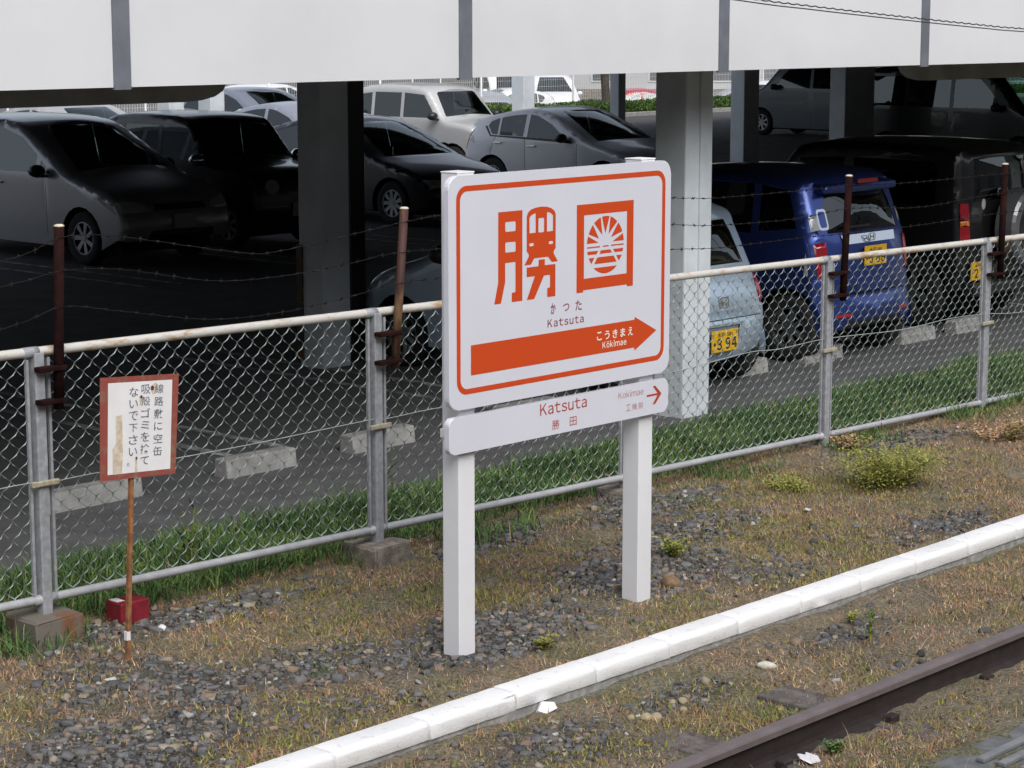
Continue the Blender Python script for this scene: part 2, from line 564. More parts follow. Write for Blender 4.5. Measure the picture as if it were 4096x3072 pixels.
# coarse surroundings: a frame of quads (two tris each) round the fine patch
V = np.vstack([V, [[-300, -120, -0.02], [400, -120, -0.02], [400, 9.25, -0.02], [-300, 9.25, -0.02],
                   [X0, -120, -0.02], [X1, -120, -0.02], [X0, Y0, -0.02], [X1, Y0, -0.02], [X0, 9.25, -0.02], [X1, 9.25, -0.02]]])
b = nx * ny
F3 = np.vstack([F3, [[b, b + 4, b + 8], [b, b + 8, b + 3], [b + 5, b + 1, b + 2], [b + 5, b + 2, b + 9], [b + 4, b + 5, b + 7], [b + 4, b + 7, b + 6]]])
TRACK_VF = (V, F3)

# ---- masks (world coordinates of the gravelly and grassy patches)
GRAV = [(7.35, 6.75, .75, .35, 1.0), (6.4, 7.0, .9, .5, .55), (5.7, 7.2, .6, .6, .75), (6.6, 8.05, .9, .22, .9), (8.6, 8.0, .6, .25, .8),
        (8.6, 7.0, .6, .45, 1.0), (9.9, 7.9, 1.0, .28, .8), (9.5, 7.35, .7, .25, .8), (12.6, 7.9, .7, .2, .8), (8.9, 6.5, .5, .25, .5),
        (6.0, 6.45, .6, .3, .5), (6.2, 5.5, .5, .25, .8), (10.6, 6.35, .7, .2, .6), (8.3, 5.5, .5, .2, .4), (5.2, 6.7, .6, .5, .8), (7.2, 5.5, .4, .2, .45)]
def gravel_mask(x, y):
    v = np.zeros_like(x)
    for cx, cy, sx, sy, a in GRAV:
        v = np.maximum(v, a * np.exp(-(((x - cx) / sx) ** 2 + ((y - cy) / sy) ** 2)))
    g = v * (0.45 + 1.1 * fnoise(x, y, 2.3)) + 0.5 * (fnoise(x, y, 1.4) - 0.42) + 0.25 * (fnoise(x, y, 5.5) - 0.5)
    return np.clip((g - 0.22) * 2.1, 0.03, 1)
def free_of_things(x, y):
    """no stones or weeds inside the curb, the rail, the posts and the crossing"""
    ok = ~((y > 5.78) & (y < 6.0)) & ~((y > 4.64) & (y < 4.82)) & ~((x > 6.88) & (x < 7.03) & (y > 6.57) & (y < 6.72)) \
        & ~((x > 8.15) & (x < 8.29) & (y > 6.57) & (y < 6.72)) & ~((x > 7.02) & (y < 4.28)) & (y < 8.95)
    return ok

_v, _f = TRACK_VF
_me = np_mesh('track_bed', _v, _f)
_at = _me.attributes.new('gravel_cover', 'FLOAT', 'POINT')
_at.data.foreach_set('value', gravel_mask(_v[:, 0], _v[:, 1]).astype(np.float32))
link('track_bed', _me, M['soil'], smooth=True, kind='structure')
# ---- gravel: thousands of small deformed stones in one mesh
def icosa():
    bm = bmesh.new()
    bmesh.ops.create_icosphere(bm, subdivisions=1, radius=1.0)
    V = np.array([v.co[:] for v in bm.verts]); F = np.array([[v.index for v in f.verts] for f in bm.faces])
    bm.free()
    return V, F
IV, IF = icosa()
def chunk():
    """a crushed-stone lump: cube with cut corners, 24 points"""
    bm = bmesh.new()
    bmesh.ops.create_cube(bm, size=1.5)
    bmesh.ops.bevel(bm, geom=list(bm.verts), offset=0.42, segments=1, affect='VERTICES')
    bmesh.ops.triangulate(bm, faces=bm.faces)
    bm.verts.index_update()
    V = np.array([v.co[:] for v in bm.verts]); F = np.array([[v.index for v in f.verts] for f in bm.faces])
    bm.free()
    return V, F
IV, IF = chunk()
def stones(name, n_try, size, mask, m, rng, flat=(0.45, 0.8), **kw):
    x = rng.uniform(3.2, 17.5, n_try); y = rng.uniform(3.2, 8.9, n_try)
    inview = (x > 4.2 + (y - 4.2) * 0.15) & (x < 7.0 + (y - 3.2) * 2.1)
    keep = free_of_things(x, y) & inview & (rng.random(n_try) < mask(x, y))
    x, y = x[keep], y[keep]
    n = len(x)
    r = size[0] + (size[1] - size[0]) * rng.random(n) ** 2.6
    P = IV[None] + rng.uniform(-0.22, 0.22, (n, len(IV), 3))
    P = P + 0.35 * np.sign(P) * rng.uniform(-1, 1, (n, 1, 3))
    sc = np.stack([r * rng.uniform(0.75, 1.35, n), r * rng.uniform(0.6, 1.0, n), r * rng.uniform(*flat, n)], 1)
    P = P * sc[:, None, :]
    tx = rng.normal(0, 0.35, n); a = rng.uniform(0, 6.283, n)
    c, s = np.cos(tx), np.sin(tx)
    P = np.stack([P[..., 0], P[..., 1] * c[:, None] - P[..., 2] * s[:, None], P[..., 1] * s[:, None] + P[..., 2] * c[:, None]], -1)
    c, s = np.cos(a), np.sin(a)
    P = np.stack([P[..., 0] * c[:, None] - P[..., 1] * s[:, None], P[..., 0] * s[:, None] + P[..., 1] * c[:, None], P[..., 2]], -1)
    P += np.stack([x, y, gheight(x, y) + sc[:, 2] * rng.uniform(-0.35, 0.45, n)], 1)[:, None, :]
    F = (IF[None] + (np.arange(n) * len(IV))[:, None, None]).reshape(-1, 3)
    return link(name, np_mesh(name, P.reshape(-1, 3), F), m, kind='stuff', **kw)
M['gravel'] = mat_island('gravel_stones', [(0.0, (0.075, 0.073, 0.073)), (0.35, (0.118, 0.116, 0.116)), (0.65, (0.165, 0.162, 0.162)), (0.78, (0.15, 0.125, 0.11)),
                                           (0.88, (0.23, 0.165, 0.12)), (0.95, (0.29, 0.25, 0.19)), (0.985, (0.33, 0.32, 0.30)), (1.0, (0.5, 0.49, 0.46))], 0.85, 0.5)
stones('gravel', 190000, (0.007, 0.027), lambda x, y: gravel_mask(x, y) ** 1.15 * 0.85, M['gravel'], RNG,
       label='loose grey ballast stones strewn over the trackside soil')

# ---- dead weeds, moss and low green plants: small blades in one mesh each
def blades(name, n_try, mask, m, rng, length, width, lean, box_=(3.2, 17.5, 3.2, 8.9), zoff=0.0, seg=1, clump=None, **kw):
    x = rng.uniform(box_[0], box_[1], n_try); y = rng.uniform(box_[2], box_[3], n_try)
    inview = (x > 4.0 + (y - 4.2) * 0.15) & (x < 7.2 + (y - 3.2) * 2.1)
    keep = inview & (rng.random(n_try) < mask(x, y))
    x, y = x[keep], y[keep]
    n = len(x)
    L = rng.uniform(*length, n) * (1 if clump is None else clump(x, y))
    a = rng.uniform(0, 6.283, n); tilt = rng.uniform(*lean, n)
    d = np.stack([np.cos(a) * np.sin(tilt), np.sin(a) * np.sin(tilt), np.cos(tilt)], 1)
    b2 = a + rng.uniform(0.9, 2.2, n)
    sd_ = np.stack([np.cos(b2), np.sin(b2), rng.uniform(-0.3, 0.3, n)], 1) * (rng.uniform(*width, n) / 2)[:, None]
    p0 = np.stack([x, y, gheight(x, y) + zoff], 1)
    if seg == 1:
        P = np.stack([p0 - sd_, p0 + sd_, p0 + d * L[:, None]], 1)
        F = np.arange(n * 3).reshape(-1, 3)
    else:
        mid = p0 + d * (L * 0.55)[:, None]
        tip = mid + (d * 0.6 + np.stack([np.cos(a), np.sin(a), -0.15 * np.ones(n)], 1) * 0.45) * (L * 0.5)[:, None]
        P = np.stack([p0 - sd_, p0 + sd_, mid - sd_ * 0.8, mid + sd_ * 0.8, tip], 1)
        F = (np.array([[0, 1, 3], [0, 3, 2], [2, 3, 4]])[None] + (np.arange(n) * 5)[:, None, None]).reshape(-1, 3)
    return link(name, np_mesh(name, P.reshape(-1, 3), F), m, kind='stuff', **kw)
M['deadweed'] = mat_island('dead_weeds', [(0, (0.157, 0.109, 0.079)), (0.25, (0.286, 0.204, 0.149)), (0.5, (0.359, 0.283, 0.208)), (0.72, (0.311, 0.208, 0.152)), (0.85, (0.447, 0.381, 0.296)), (0.95, (0.538, 0.486, 0.398)), (1, (0.640, 0.593, 0.504))], 0.9,
    patch=[(0.30, (1.05, 1.02, 1.06)), (0.39, (1.12, 0.80, 0.62)), (0.45, (1.38, 1.10, 0.88)), (0.51, (0.95, 0.78, 0.58)), (0.56, (0.98, 0.98, 0.55)), (0.61, (0.78, 0.70, 0.50)), (0.68, (1.30, 1.18, 1.08)), (0.76, (1.15, 1.12, 1.12))])
M['moss'] = mat_island('moss', [(0, (0.132, 0.110, 0.033)), (0.4, (0.220, 0.198, 0.050)), (0.7, (0.308, 0.275, 0.055)), (1, (0.154, 0.220, 0.050))], 0.9)
M['grass'] = mat_island('green_grass', [(0, (0.037, 0.081, 0.025)), (0.4, (0.066, 0.138, 0.040)), (0.75, (0.104, 0.193, 0.060)), (0.93, (0.159, 0.231, 0.081)), (1, (0.317, 0.264, 0.150))], 0.7,
    patch=[(0.36, (0.72, 0.80, 0.72)), (0.48, (1.0, 1.0, 1.0)), (0.58, (1.35, 1.2, 1.05)), (0.68, (0.85, 0.95, 0.9))])
M['yellowweed'] = mat_island('yellow_green_leaves', [(0, (0.12, 0.15, 0.03)), (0.4, (0.22, 0.245, 0.05)), (0.8, (0.31, 0.30, 0.07)), (1, (0.42, 0.38, 0.10))], 0.8)
def weed_mask(x, y):
    return free_of_things(x, y) * np.clip((1.1 - gravel_mask(x, y) * 1.08) * np.clip(fnoise(x, y, 2.7) * 2.2 - 0.35, 0.12, 1), 0.02, 1)
blades('dead_weeds', 420000, lambda x, y: weed_mask(x, y), M['deadweed'], RNG, (0.012, 0.042), (0.002, 0.0055), (0.35, 1.45),
       label='brown withered weeds matted over the trackside ground')
blades('dry_straw', 6000, lambda x, y: weed_mask(x, y) * 0.8, M['deadweed'], RNG, (0.05, 0.14), (0.0015, 0.003), (0.5, 1.45), seg=2,
       label='thin pale straws of dead grass sticking out of the ground')
def moss_mask(x, y):
    spots = np.zeros_like(x)
    for cx, cy, s in ((7.6, 7.45, .55), (6.9, 7.5, .5), (7.2, 7.75, .4), (8.2, 7.6, .4), (9.9, 6.75, .5), (5.6, 6.2, .5), (7.6, 4.95, .4), (8.0, 7.1, .3), (9.6, 6.9, .5), (10.4, 7.6, .4), (6.0, 6.3, .4), (6.2, 5.3, .5), (7.0, 5.2, .4), (9.0, 6.2, .3), (11.2, 7.4, .5), (8.0, 6.25, .3)):
        spots = np.maximum(spots, np.exp(-((x - cx) ** 2 + (y - cy) ** 2) / s ** 2))
    return free_of_things(x, y) * np.clip(spots * (fnoise(x, y, 4.0) * 2.4 - 0.5) + 0.28 * (fnoise(x, y, 2.6) > 0.55), 0, 1)
blades('moss', 300000, lambda x, y: moss_mask(x, y), M['moss'], RNG, (0.01, 0.035), (0.004, 0.010), (0.2, 1.3),
       label='olive moss and low weeds in patches between the stones')
def green_mask(x, y):
    strip = np.clip((y - 8.30) / 0.12, 0, 1) * np.clip((9.33 + 0.12 * (fnoise(x, y, 2.0) - 0.5) - y) / 0.15, 0, 1)
    front = np.exp(-((y - 8.15) / 0.16) ** 2) * (fnoise(x, y, 1.7) > 0.50) * 0.45
    return np.maximum(strip, front)
def tuft_mask(x, y):
    v = np.zeros_like(x)
    for cx, cy, s in ((7.35, 7.42, .16), (7.62, 7.5, .10), (7.05, 7.35, .12), (6.35, 6.9, .08), (7.75, 7.25, .10), (10.1, 7.75, .25), (9.4, 7.95, .25), (8.9, 6.85, .1), (6.6, 6.35, .1), (7.9, 6.2, .1), (7.2, 5.05, .15)):
        v = np.maximum(v, np.exp(-((x - cx) ** 2 + (y - cy) ** 2) / s ** 2))
    return free_of_things(x, y) * v * (fnoise(x, y, 6.0) > .45) * .8
blades('grass', 170000, green_mask, M['grass'], RNG, (0.06, 0.165), (0.003, 0.007), (0.05, 1.15), box_=(3.2, 19.0, 7.8, 9.45), seg=2,
       clump=lambda x, y: 0.25 + 1.3 * fnoise(x, y, 2.4), label='lush green grass strip behind the chain link fence')

blades('grass', 60000, tuft_mask, M['grass'], RNG, (0.015, 0.05), (0.003, 0.007), (0.1, 1.2), box_=(5.5, 11, 4.8, 8.4),
       label='short green tufts scattered over the trackside ground')
# ---- stones, pebbles and litter that stand out
def rock(name, x, y, r, m, z=None, seed=0, flat=0.7, sub=2, **kw):
    bm = bmesh.new()
    bmesh.ops.create_icosphere(bm, subdivisions=sub, radius=1.0)
    rr = random.Random(seed)
    k = [Vector((rr.gauss(0, 1), rr.gauss(0, 1), rr.gauss(0, 1))) for _ in range(4)]
    for v in bm.verts:
        d = v.co.normalized()
        f = 1 + 0.12 * sum(math.sin(2.2 * d.dot(q) + i) for i, q in enumerate(k)) / 2
        v.co = Vector((d.x * r[0] * f, d.y * r[1] * f, d.z * r[2] * f))
    o = link(name, bm_done(bm, name), m, None, smooth=True, **kw)
    o.location = (x, y, float(gheight(np.array(x), np.array(y))) + r[2] * 0.45 if z is None else z)
    o.rotation_euler = (0, 0, rr.uniform(0, 3))
    return o
rock('cobble', 8.52, 6.66, (.05, .045, .042), M['brownstone'], seed=1, label='round brown cobble right of the right sign post', cat='stone')
rock('pale_stone', 7.678, 5.462, (.055, .022, .02), M['bone'], seed=3, label='long bone-white stone beside the rail', cat='stone').rotation_euler = (0, 0.2, -0.5)
rock('dark_stone', 8.30, 5.06, (.035, .02, .018), M['darkstone'], seed=4, label='small black stone close to the rail at the right edge', cat='stone')
rock('white_stone', 6.30, 7.95, (.026, .02, .018), M['litter'], seed=5, flat=.5, label='white stone behind the small notice sign stake', cat='stone')
for i, (x, y, s) in enumerate(((6.79, 5.43, .028), (6.83, 5.41, .03), (7.02, 5.47, .024), (7.06, 5.45, .022), (6.74, 5.47, .02), (7.0, 5.40, .018))):
    rock('pebble', x, y, (s, s * .85, s * .7), M['beige'], seed=10 + i, label='smooth beige pebble lying between curb and rail', cat='pebble', group='beige pebbles between curb and rail')
def shard(name, x, y, poly, h, rz, tilt, m, **kw):
    bm = bmesh.new()
    a = [bm.verts.new((p[0], p[1], 0)) for p in poly]
    b_ = [bm.verts.new((p[0] * .92, p[1] * .92, h)) for p in poly]
    bm.faces.new(list(reversed(a))); bm.faces.new(b_)
    for i in range(len(poly)):
        j = (i + 1) % len(poly)
        bm.faces.new((a[i], a[j], b_[j], b_[i]))
    o = link(name, bm_done(bm, name), m, **kw)
    o.location = (x, y, float(gheight(np.array(x), np.array(y))) + 0.012)
    o.rotation_euler = (tilt, 0.1, rz)
    return o
shard('curb_fragment', 6.585, 5.80, [(-.05, -.02), (-.01, -.035), (.05, -.01), (.04, .02), (-.02, .025)], .018, -0.4, 0.9, M['litter'], label='white chip broken off the curb lying against it', cat='fragment')
shard('paper_scrap', 6.78, 4.62, [(-.06, -.03), (.02, -.045), (.065, -.02), (.05, .03), (.01, .02), (-.01, .045), (-.05, .02)], .004, 0.3, 0.25, M['litter'], label='crumpled white scrap of litter in front of the rail', cat='litter')
shard('pale_scrap', 10.376, 7.115, [(-.03, -.012), (.02, -.015), (.035, .01), (-.01, .018)], .006, 0.5, 0.2, M['litter'], label='tiny white scrap on the bare ground below the yellow-green bush', cat='litter')

# ---- leafy plants
def leafy_plant(name, x, y, w, h, n, leaf, m, seed, label, stems=7, cat='plant', asp=.38):
    t = empty(name, (x, y, float(gheight(np.array(x), np.array(y)))), label=label, cat=cat)
    rr = np.random.default_rng(seed)
    V, F = [], []
    tips = []
    for i in range(stems):
        a, d = rr.uniform(0, 6.28), w * math.sqrt(rr.random()) * 0.8
        e = (math.cos(a) * d, math.sin(a) * d, h * rr.uniform(.55, 1))
        tube_arrays([(e[0] * .2, e[1] * .2, -0.02), (e[0] * .6, e[1] * .6, e[2] * .6), e], 0.004, 4, V, F)
        tips.append(e)
    link('stem', mesh_from(V, F, 'stem'), M['moss'], t)
    T = np.array(tips)[rr.integers(0, stems, n)] * rr.uniform(.25, 1.05, (n, 1)) + rr.normal(0, w * .16, (n, 3)) * (1, 1, .5)
    T[:, 2] = np.clip(T[:, 2], 0.005, None)
    a = rr.uniform(0, 6.28, n); s = rr.uniform(.5, 1.2, n) * leaf
    d = np.stack([np.cos(a), np.sin(a), rr.uniform(-.2, .8, n)], 1); q = np.stack([-np.sin(a), np.cos(a), rr.uniform(-.3, .3, n)], 1)
    P = np.stack([T, T + (d * .5 + q * asp) * s[:, None], T + d * s[:, None], T + (d * .5 - q * asp) * s[:, None]], 1)
    F3 = (np.array([[0, 1, 2], [0, 2, 3]])[None] + (np.arange(n) * 4)[:, None, None]).reshape(-1, 3)
    link('foliage', np_mesh('foliage', P.reshape(-1, 3), F3), m, t)
    return t
leafy_plant('weed_bush', 11.3, 7.15, .46, .21, 8000, .016, M['yellowweed'], 1, 'bushy yellow-green weed growing between fence and curb at right', 16)
leafy_plant('weed_bush', 10.85, 7.55, .26, .07, 1500, .015, M['yellowweed'], 2, 'flatter yellowish weed just behind and left of the bushy one', 9)
leafy_plant('weed_sprout', 8.33, 5.35, .035, .16, 46, .026, M['grass'], 3, 'thin green sprout with a bare stem by the rail', 3)
leafy_plant('yellow_flower_weed', 8.58, 5.62, .05, .05, 90, .018, M['yellowweed'], 4, 'tiny weed with bright yellow flowers between curb and rail', 4)
leafy_plant('weed_clump', 6.92, 4.60, .06, .06, 160, .02, M['grass'], 5, 'small green clump at the foot of the rail next to the paper scrap', 5)
leafy_plant('weed_clump', 7.28, 6.42, .07, .06, 200, .02, M['moss'], 6, 'small olive weed in front of the left sign post', 5)
leafy_plant('weed_clump', 9.05, 7.05, .12, .10, 420, .02, M['yellowweed'], 7, 'yellow-green weed between the right sign post and the fence', 6)
leafy_plant('weed_clump', 12.1, 7.95, .16, .12, 420, .024, M['deadweed'], 8, 'reddish dry weed around the fence footing at right', 7)
leafy_plant('weed_clump', 13.2, 7.5, .30, .12, 900, .024, M['deadweed'], 9, 'wide dry reddish weed at the far right below the fence', 10)
leafy_plant('tall_weed', 7.02, 8.62, .10, .40, 70, .13, M['grass'], 10, 'tall thin green weed behind the fence right of the notice sign', 7, asp=.045)
leafy_plant('tall_weed', 8.55, 8.75, .10, .36, 70, .12, M['grass'], 11, 'tall thin green weed behind the fence near the second fence post', 6, asp=.045)

# ------------------------------------------------------------------ white curb, rail, sleepers, crossing
curb = empty('white_curb', (5.43, 5.83, 0), label='white-painted concrete curb of short blocks running along the track', cat='curb')
def curb_mesh(seed, chip=0):
    rr = random.Random(seed)
    L = 0.5025
    prof = [(0.135, 0.02), (0.135, 0.090), (0.132, 0.097), (0.124, 0.100)] + [(0.028 - 0.028 * math.sin(a), 0.073 + 0.027 * math.cos(a)) for a in [math.pi / 2 * k / 7 for k in range(8)]] + [(-0.003, 0.030), (0.0, 0.026)]
    xs = [0, 0.004] + [L * k / 6 for k in range(1, 6)] + [L - 0.025, L - 0.004, L]
    V, F = [], []
    for i, x in enumerate(xs):
        s = 0.003 if i in (0, len(xs) - 1) else 0
        for (y, z) in prof:
            dy = 0.0015 * rr.uniform(-1, 1); dz = 0.0012 * rr.uniform(-1, 1)
            if chip and x > L - 0.03 and y < 0.05 and z < .09: dy += chip * rr.uniform(.004, .012); dz -= chip * 0.002
            V.append((x, y + (s if y < .1 else -s) + dy, z - (s if z > .06 else 0) + dz))
    n = len(prof)
    for i in range(len(xs) - 1):
        for j in range(n - 1):
            F.append((i * n + j, (i + 1) * n + j, (i + 1) * n + j + 1, i * n + j + 1))
        F.append((i * n + n - 1, (i + 1) * n + n - 1, (i + 1) * n, i * n))
    F.append(tuple(range(n)))
    F.append(tuple((len(xs) - 1) * n + j for j in reversed(range(n))))
    me = mesh_from(V, F, 'curb_block')
    bm = bmesh.new(); bm.from_mesh(me); bmesh.ops.recalc_face_normals(bm, faces=bm.faces); bm.to_mesh(me); bm.free()
    return me
cm = [curb_mesh(i) for i in range(4)]
for k in range(-4, 30):
    me = curb_mesh(99, 1.0) if k == 1 else cm[k % 4]
    o = link('curb_block', me, M['curb'], curb)
    o.location = (0.508 * k, random.uniform(-.0015, .0015), random.uniform(-.0015, .0015))
    for p_ in me.polygons: p_.use_smooth = True
    me.set_sharp_from_angle(angle=math.radians(50))
box('curb_base', -2.1, 15.3, 0.004, 0.128, -0.12, 0.0245, M['curb_base'], curb)

# rail: head, web, foot profile along X
rail = empty('rail', (5, 4.73, 0), label='rusty brown railway rail crossing the lower right corner', cat='rail')
def extr(name, prof, x0, x1, m, parent):
    bm = bmesh.new()
    a = [bm.verts.new((x0, p[0], p[1])) for p in prof]; b_ = [bm.verts.new((x1, p[0], p[1])) for p in prof]
    bm.faces.new(a); bm.faces.new(list(reversed(b_)))
    for i in range(len(prof)):
        j = (i + 1) % len(prof)
        bm.faces.new((a[i], b_[i], b_[j], a[j]))
    return link(name, bm_done(bm, name), m, parent)
head = [(-.0325, .108), (-.0325, .130), (-.028, .137), (-.018, .140), (.018, .140), (.028, .137), (.0325, .130), (.0325, .108)]
extr('rail_head', head, -4, 24, M['rail_head'], rail)
extr('rail_web', [(-.063, -.012), (-.063, -.002), (-.012, .012), (-.0085, .03), (-.0085, .09), (-.030, .1075), (.030, .1075), (.0085, .09), (.0085, .03), (.012, .012), (.063, -.002), (.063, -.012)], -4, 24, M['rail'], rail)
for k in range(1, 7):
    for dy in (-.075, .075):
        box('rail_clip', 5.17 + .75 * k - 5 - .03, 5.17 + .75 * k - 5 + .03, dy - .022, dy + .022, -.01, .03, M['rail'], rail, bev=.006)
for k, lab in ((1, 'sleeper end cut off by the bottom edge of the picture'), (2, 'weathered sleeper end showing lowest beyond the rail, left of the paper scrap'), (3, 'weathered sleeper running to the right of the paper scrap in front of the rail'),
               (4, 'weathered sleeper whose far end shows beside the thin green sprout'), (5, 'weathered sleeper by the black stone at the right edge'), (6, 'last weathered sleeper at the right edge of the picture')):
    xc = 5.17 + .75 * k
    bm = bmesh.new()
    box_into(bm, -.1, .1, -1.05, 1.1, -.1, .012, .008)
    # weathered grain: grooves along the sleeper
    bmesh.ops.subdivide_edges(bm, edges=[e for e in bm.edges if abs((e.verts[0].co - e.verts[1].co).x) > .1], cuts=11)
    rr = random.Random(k)
    for v in bm.verts:
        if v.co.z > 0.0 and abs(v.co.x) < .085: v.co.z -= rr.choice([0, .002, .006, .012])
    o = link('sleeper', bm_done(bm, 'sleeper'), M['wood'], label=lab, cat='sleeper', group='wooden sleepers under the rail')
    o.location = (xc, 4.17, -.009)
    o.rotation_euler = (0, 0, random.uniform(-.02, .02))
cp = empty('crossing_slab', (7.05, 3.0, 0), label='grey slab with raised ribs in the bottom right corner', cat='slab')
box('slab_plate', 0, 6, -0.6, 1.235, -.08, .012, M['plate'], cp, bev=.006)
for i, y in enumerate((1.105, 1.02, .93, .84)):
    box('rib', .13 + .01 * i, 6, y - .018, y + .018, .0125, .034, M['rib'], cp, bev=.006)

# ------------------------------------------------------------------ chain link fence
FY = 8.18
zb = lambda x: 0.19 - 0.019 * (x - 6.35)
zt = lambda x: 1.345 - 0.0133 * (x - 5.84)
PX = [3.70, 5.81, 7.935, 10.01, 12.095, 14.13, 16.2, 18.25]
fence = empty('chain_link_fence', (PX[1], FY, 0), label='grey chain link fence with rusty extension pipes and barbed wire', cat='fence')
fo = Vector(fence.location)
L3 = lambda x, dy, z: (x - fo.x, dy, z)
tube('top_rail', [L3(x, 0, zt(x)) for x in np.linspace(3.5, 18.4, 16)], .0225, M['galv_rail'], fence, 10)
tube('bottom_rail', [L3(x, 0, zb(x)) for x in np.linspace(3.5, 18.4, 16)], .021, M['galv_low'], fence, 10)
ext = {1: ((5.886, 1.081), (5.920, 1.906)), 2: ((8.027, 1.017), (8.105, 1.848)), 4: ((12.203, .982), (12.244, 1.804)), 5: ((14.25, .953), (14.265, 1.784)),
       3: ((10.10, 1.0), (10.15, 1.826)), 0: ((3.78, 1.1), (3.82, 1.93)), 6: ((16.29, .93), (16.33, 1.77)), 7: ((18.34, .91), (18.38, 1.75))}
for i, x in enumerate(PX):
    box('fence_post', x - fo.x - .027, x - fo.x + .027, -.027, .027, zb(x) - .09, zt(x) + .0, M['galv'], fence, bev=.006)
    for s in (-1, 1):          # flat tension bars each side of the post
        if not (i == 0 and s < 0) and not (i == 7 and s > 0):
            box('tension_bar', x - fo.x + s * .058 - .007, x - fo.x + s * .058 + .007, -.012, .004, zb(x) + .02, zt(x) - .03, M['galv'], fence)
    (bx, bz), (tx, tz) = ext[i]
    dy = -.052
    tube('extension_pipe', [L3(bx, dy, bz), L3((bx + tx) / 2, dy, (bz + tz) / 2), L3(tx, dy, tz)], .0235, M['rust_or'] if i in (2,) else M['rust'], fence, 12)
    V_, F_ = [], []
    tube_arrays([L3(tx, dy, tz), L3(tx, dy, tz + .006), L3(tx, dy, tz + .011)], [.0245, .024, .014], 12, V_, F_)
    link('pipe_cap', mesh_from(V_, F_, 'pipe_cap'), M['cap'], fence, smooth=True)
    for cz in (bz + .04, bz + .19):
        box('pipe_clamp', x - fo.x - .036, bx - fo.x + .034, -.082, -.028, cz - .011, cz + .011, M['rust'], fence, bev=.004)
    cz = zt(x) - .60
    box('wire_clip', x - fo.x - .075, x - fo.x + .075, -.045, -.028, cz - .013, cz + .013, M['clip'], fence, bev=.005)
    tube('rail_joint', [L3(x - .075, 0, zt(x)), L3(x + .005, 0, zt(x))], .0255, M['galv'], fence, 10)
    tube('rail_joint', [L3(x - .06, 0, zb(x)), L3(x + .06, 0, zb(x))], .0245, M['galv_low'], fence, 10)
    # footing
    h = .13
    bm = bmesh.new()
    box_into(bm, -h, h, -h, h, -.18, zb(x) - .065, .015)
    rr = random.Random(i)
    for v in bm.verts: v.co += Vector((rr.uniform(-1, 1), rr.uniform(-1, 1), rr.uniform(-1, 1))) * .006
    o = link('footing', bm_done(bm, 'footing'), M['conc_rust'] if i == 1 else M['conc'], fence)
    o.location = (x - fo.x, 0, 0)
    o.rotation_euler = (0, 0, random.uniform(-.08, .08))
# woven mesh, one panel per bay: zigzag wires hooked into each other
CW, CH = 0.0985, 0.092
for i in range(7):
    V_, F_ = [], []
    xa, xb = PX[i] + .062, PX[i + 1] - .062
    ncol = round((xb - xa) / (CW / 2))
    sx = (xb - xa) / ncol
    for c in range(ncol):
        x0 = xa + c * sx
        pts = []
        z = zb(x0) + .022
        top = zt(x0) - .026
        k = 0
        nseg = int(round((top - z) / (CH / 2)))
        dz = (top - z) / nseg
        for k in range(nseg + 1):
            right = (k + c) % 2
            xx = x0 + sx * (1.03 if right else -0.03)
            yy = (-.0035 if right else .0035)
            pts.append(L3(xx, yy, z + k * dz))
            if k < nseg:          # the forward half of each turn bows out a little
                f = -.006 if right == 0 else .006
                xm = x0 + sx * .5 + (.005 if right == 0 else -.002)
                pts.append(L3(xm, f, z + (k + .5) * dz))
        jx, jz = random.uniform(-.002, .002), random.uniform(-.002, .002)
        pts = [(p[0] + jx, p[1], p[2] + jz) for p in pts]
        rad = [.0028 if q % 2 == 0 else (.0034 if ((q // 2) + c) % 2 == 0 else .0021) for q in range(len(pts))]
        tube_arrays(pts, rad, 4, V_, F_, cap=False)
    link('mesh_panel', mesh_from(V_, F_, 'mesh_panel'), M['mesh'], fence, smooth=True, kind='stuff')
def smooth_line(pts, n):
    P = np.array(pts); t = np.linspace(0, len(P) - 1, n)
    out = []
    for u in t:
        i = min(int(u), len(P) - 2); f = u - i
        p0, p1, p2, p3 = P[max(i - 1, 0)], P[i], P[i + 1], P[min(i + 2, len(P) - 1)]
        out.append(tuple(.5 * ((2 * p1) + (p2 - p0) * f + (2 * p0 - 5 * p1 + 4 * p2 - p3) * f * f + (3 * p1 - p0 - 3 * p2 + p3) * f ** 3)))
    return out
ten = [(3.7, .70), (5.59, .752), (5.81, .738), (6.1, .743), (7.0, .742), (7.9, .755), (7.99, .745), (8.43, .752), (9.2, .73), (10.0, .735), (10.45, .707), (11.2, .74), (11.55, .725), (12.1, .735), (13.0, .70), (13.6, .715), (14.13, .70), (14.72, .66), (16.2, .66), (18.2, .62)]
tube('tension_wire', [L3(x, -.009, z) for x, z in smooth_line(ten, 90)], .0027, M['mesh'], fence, 5)
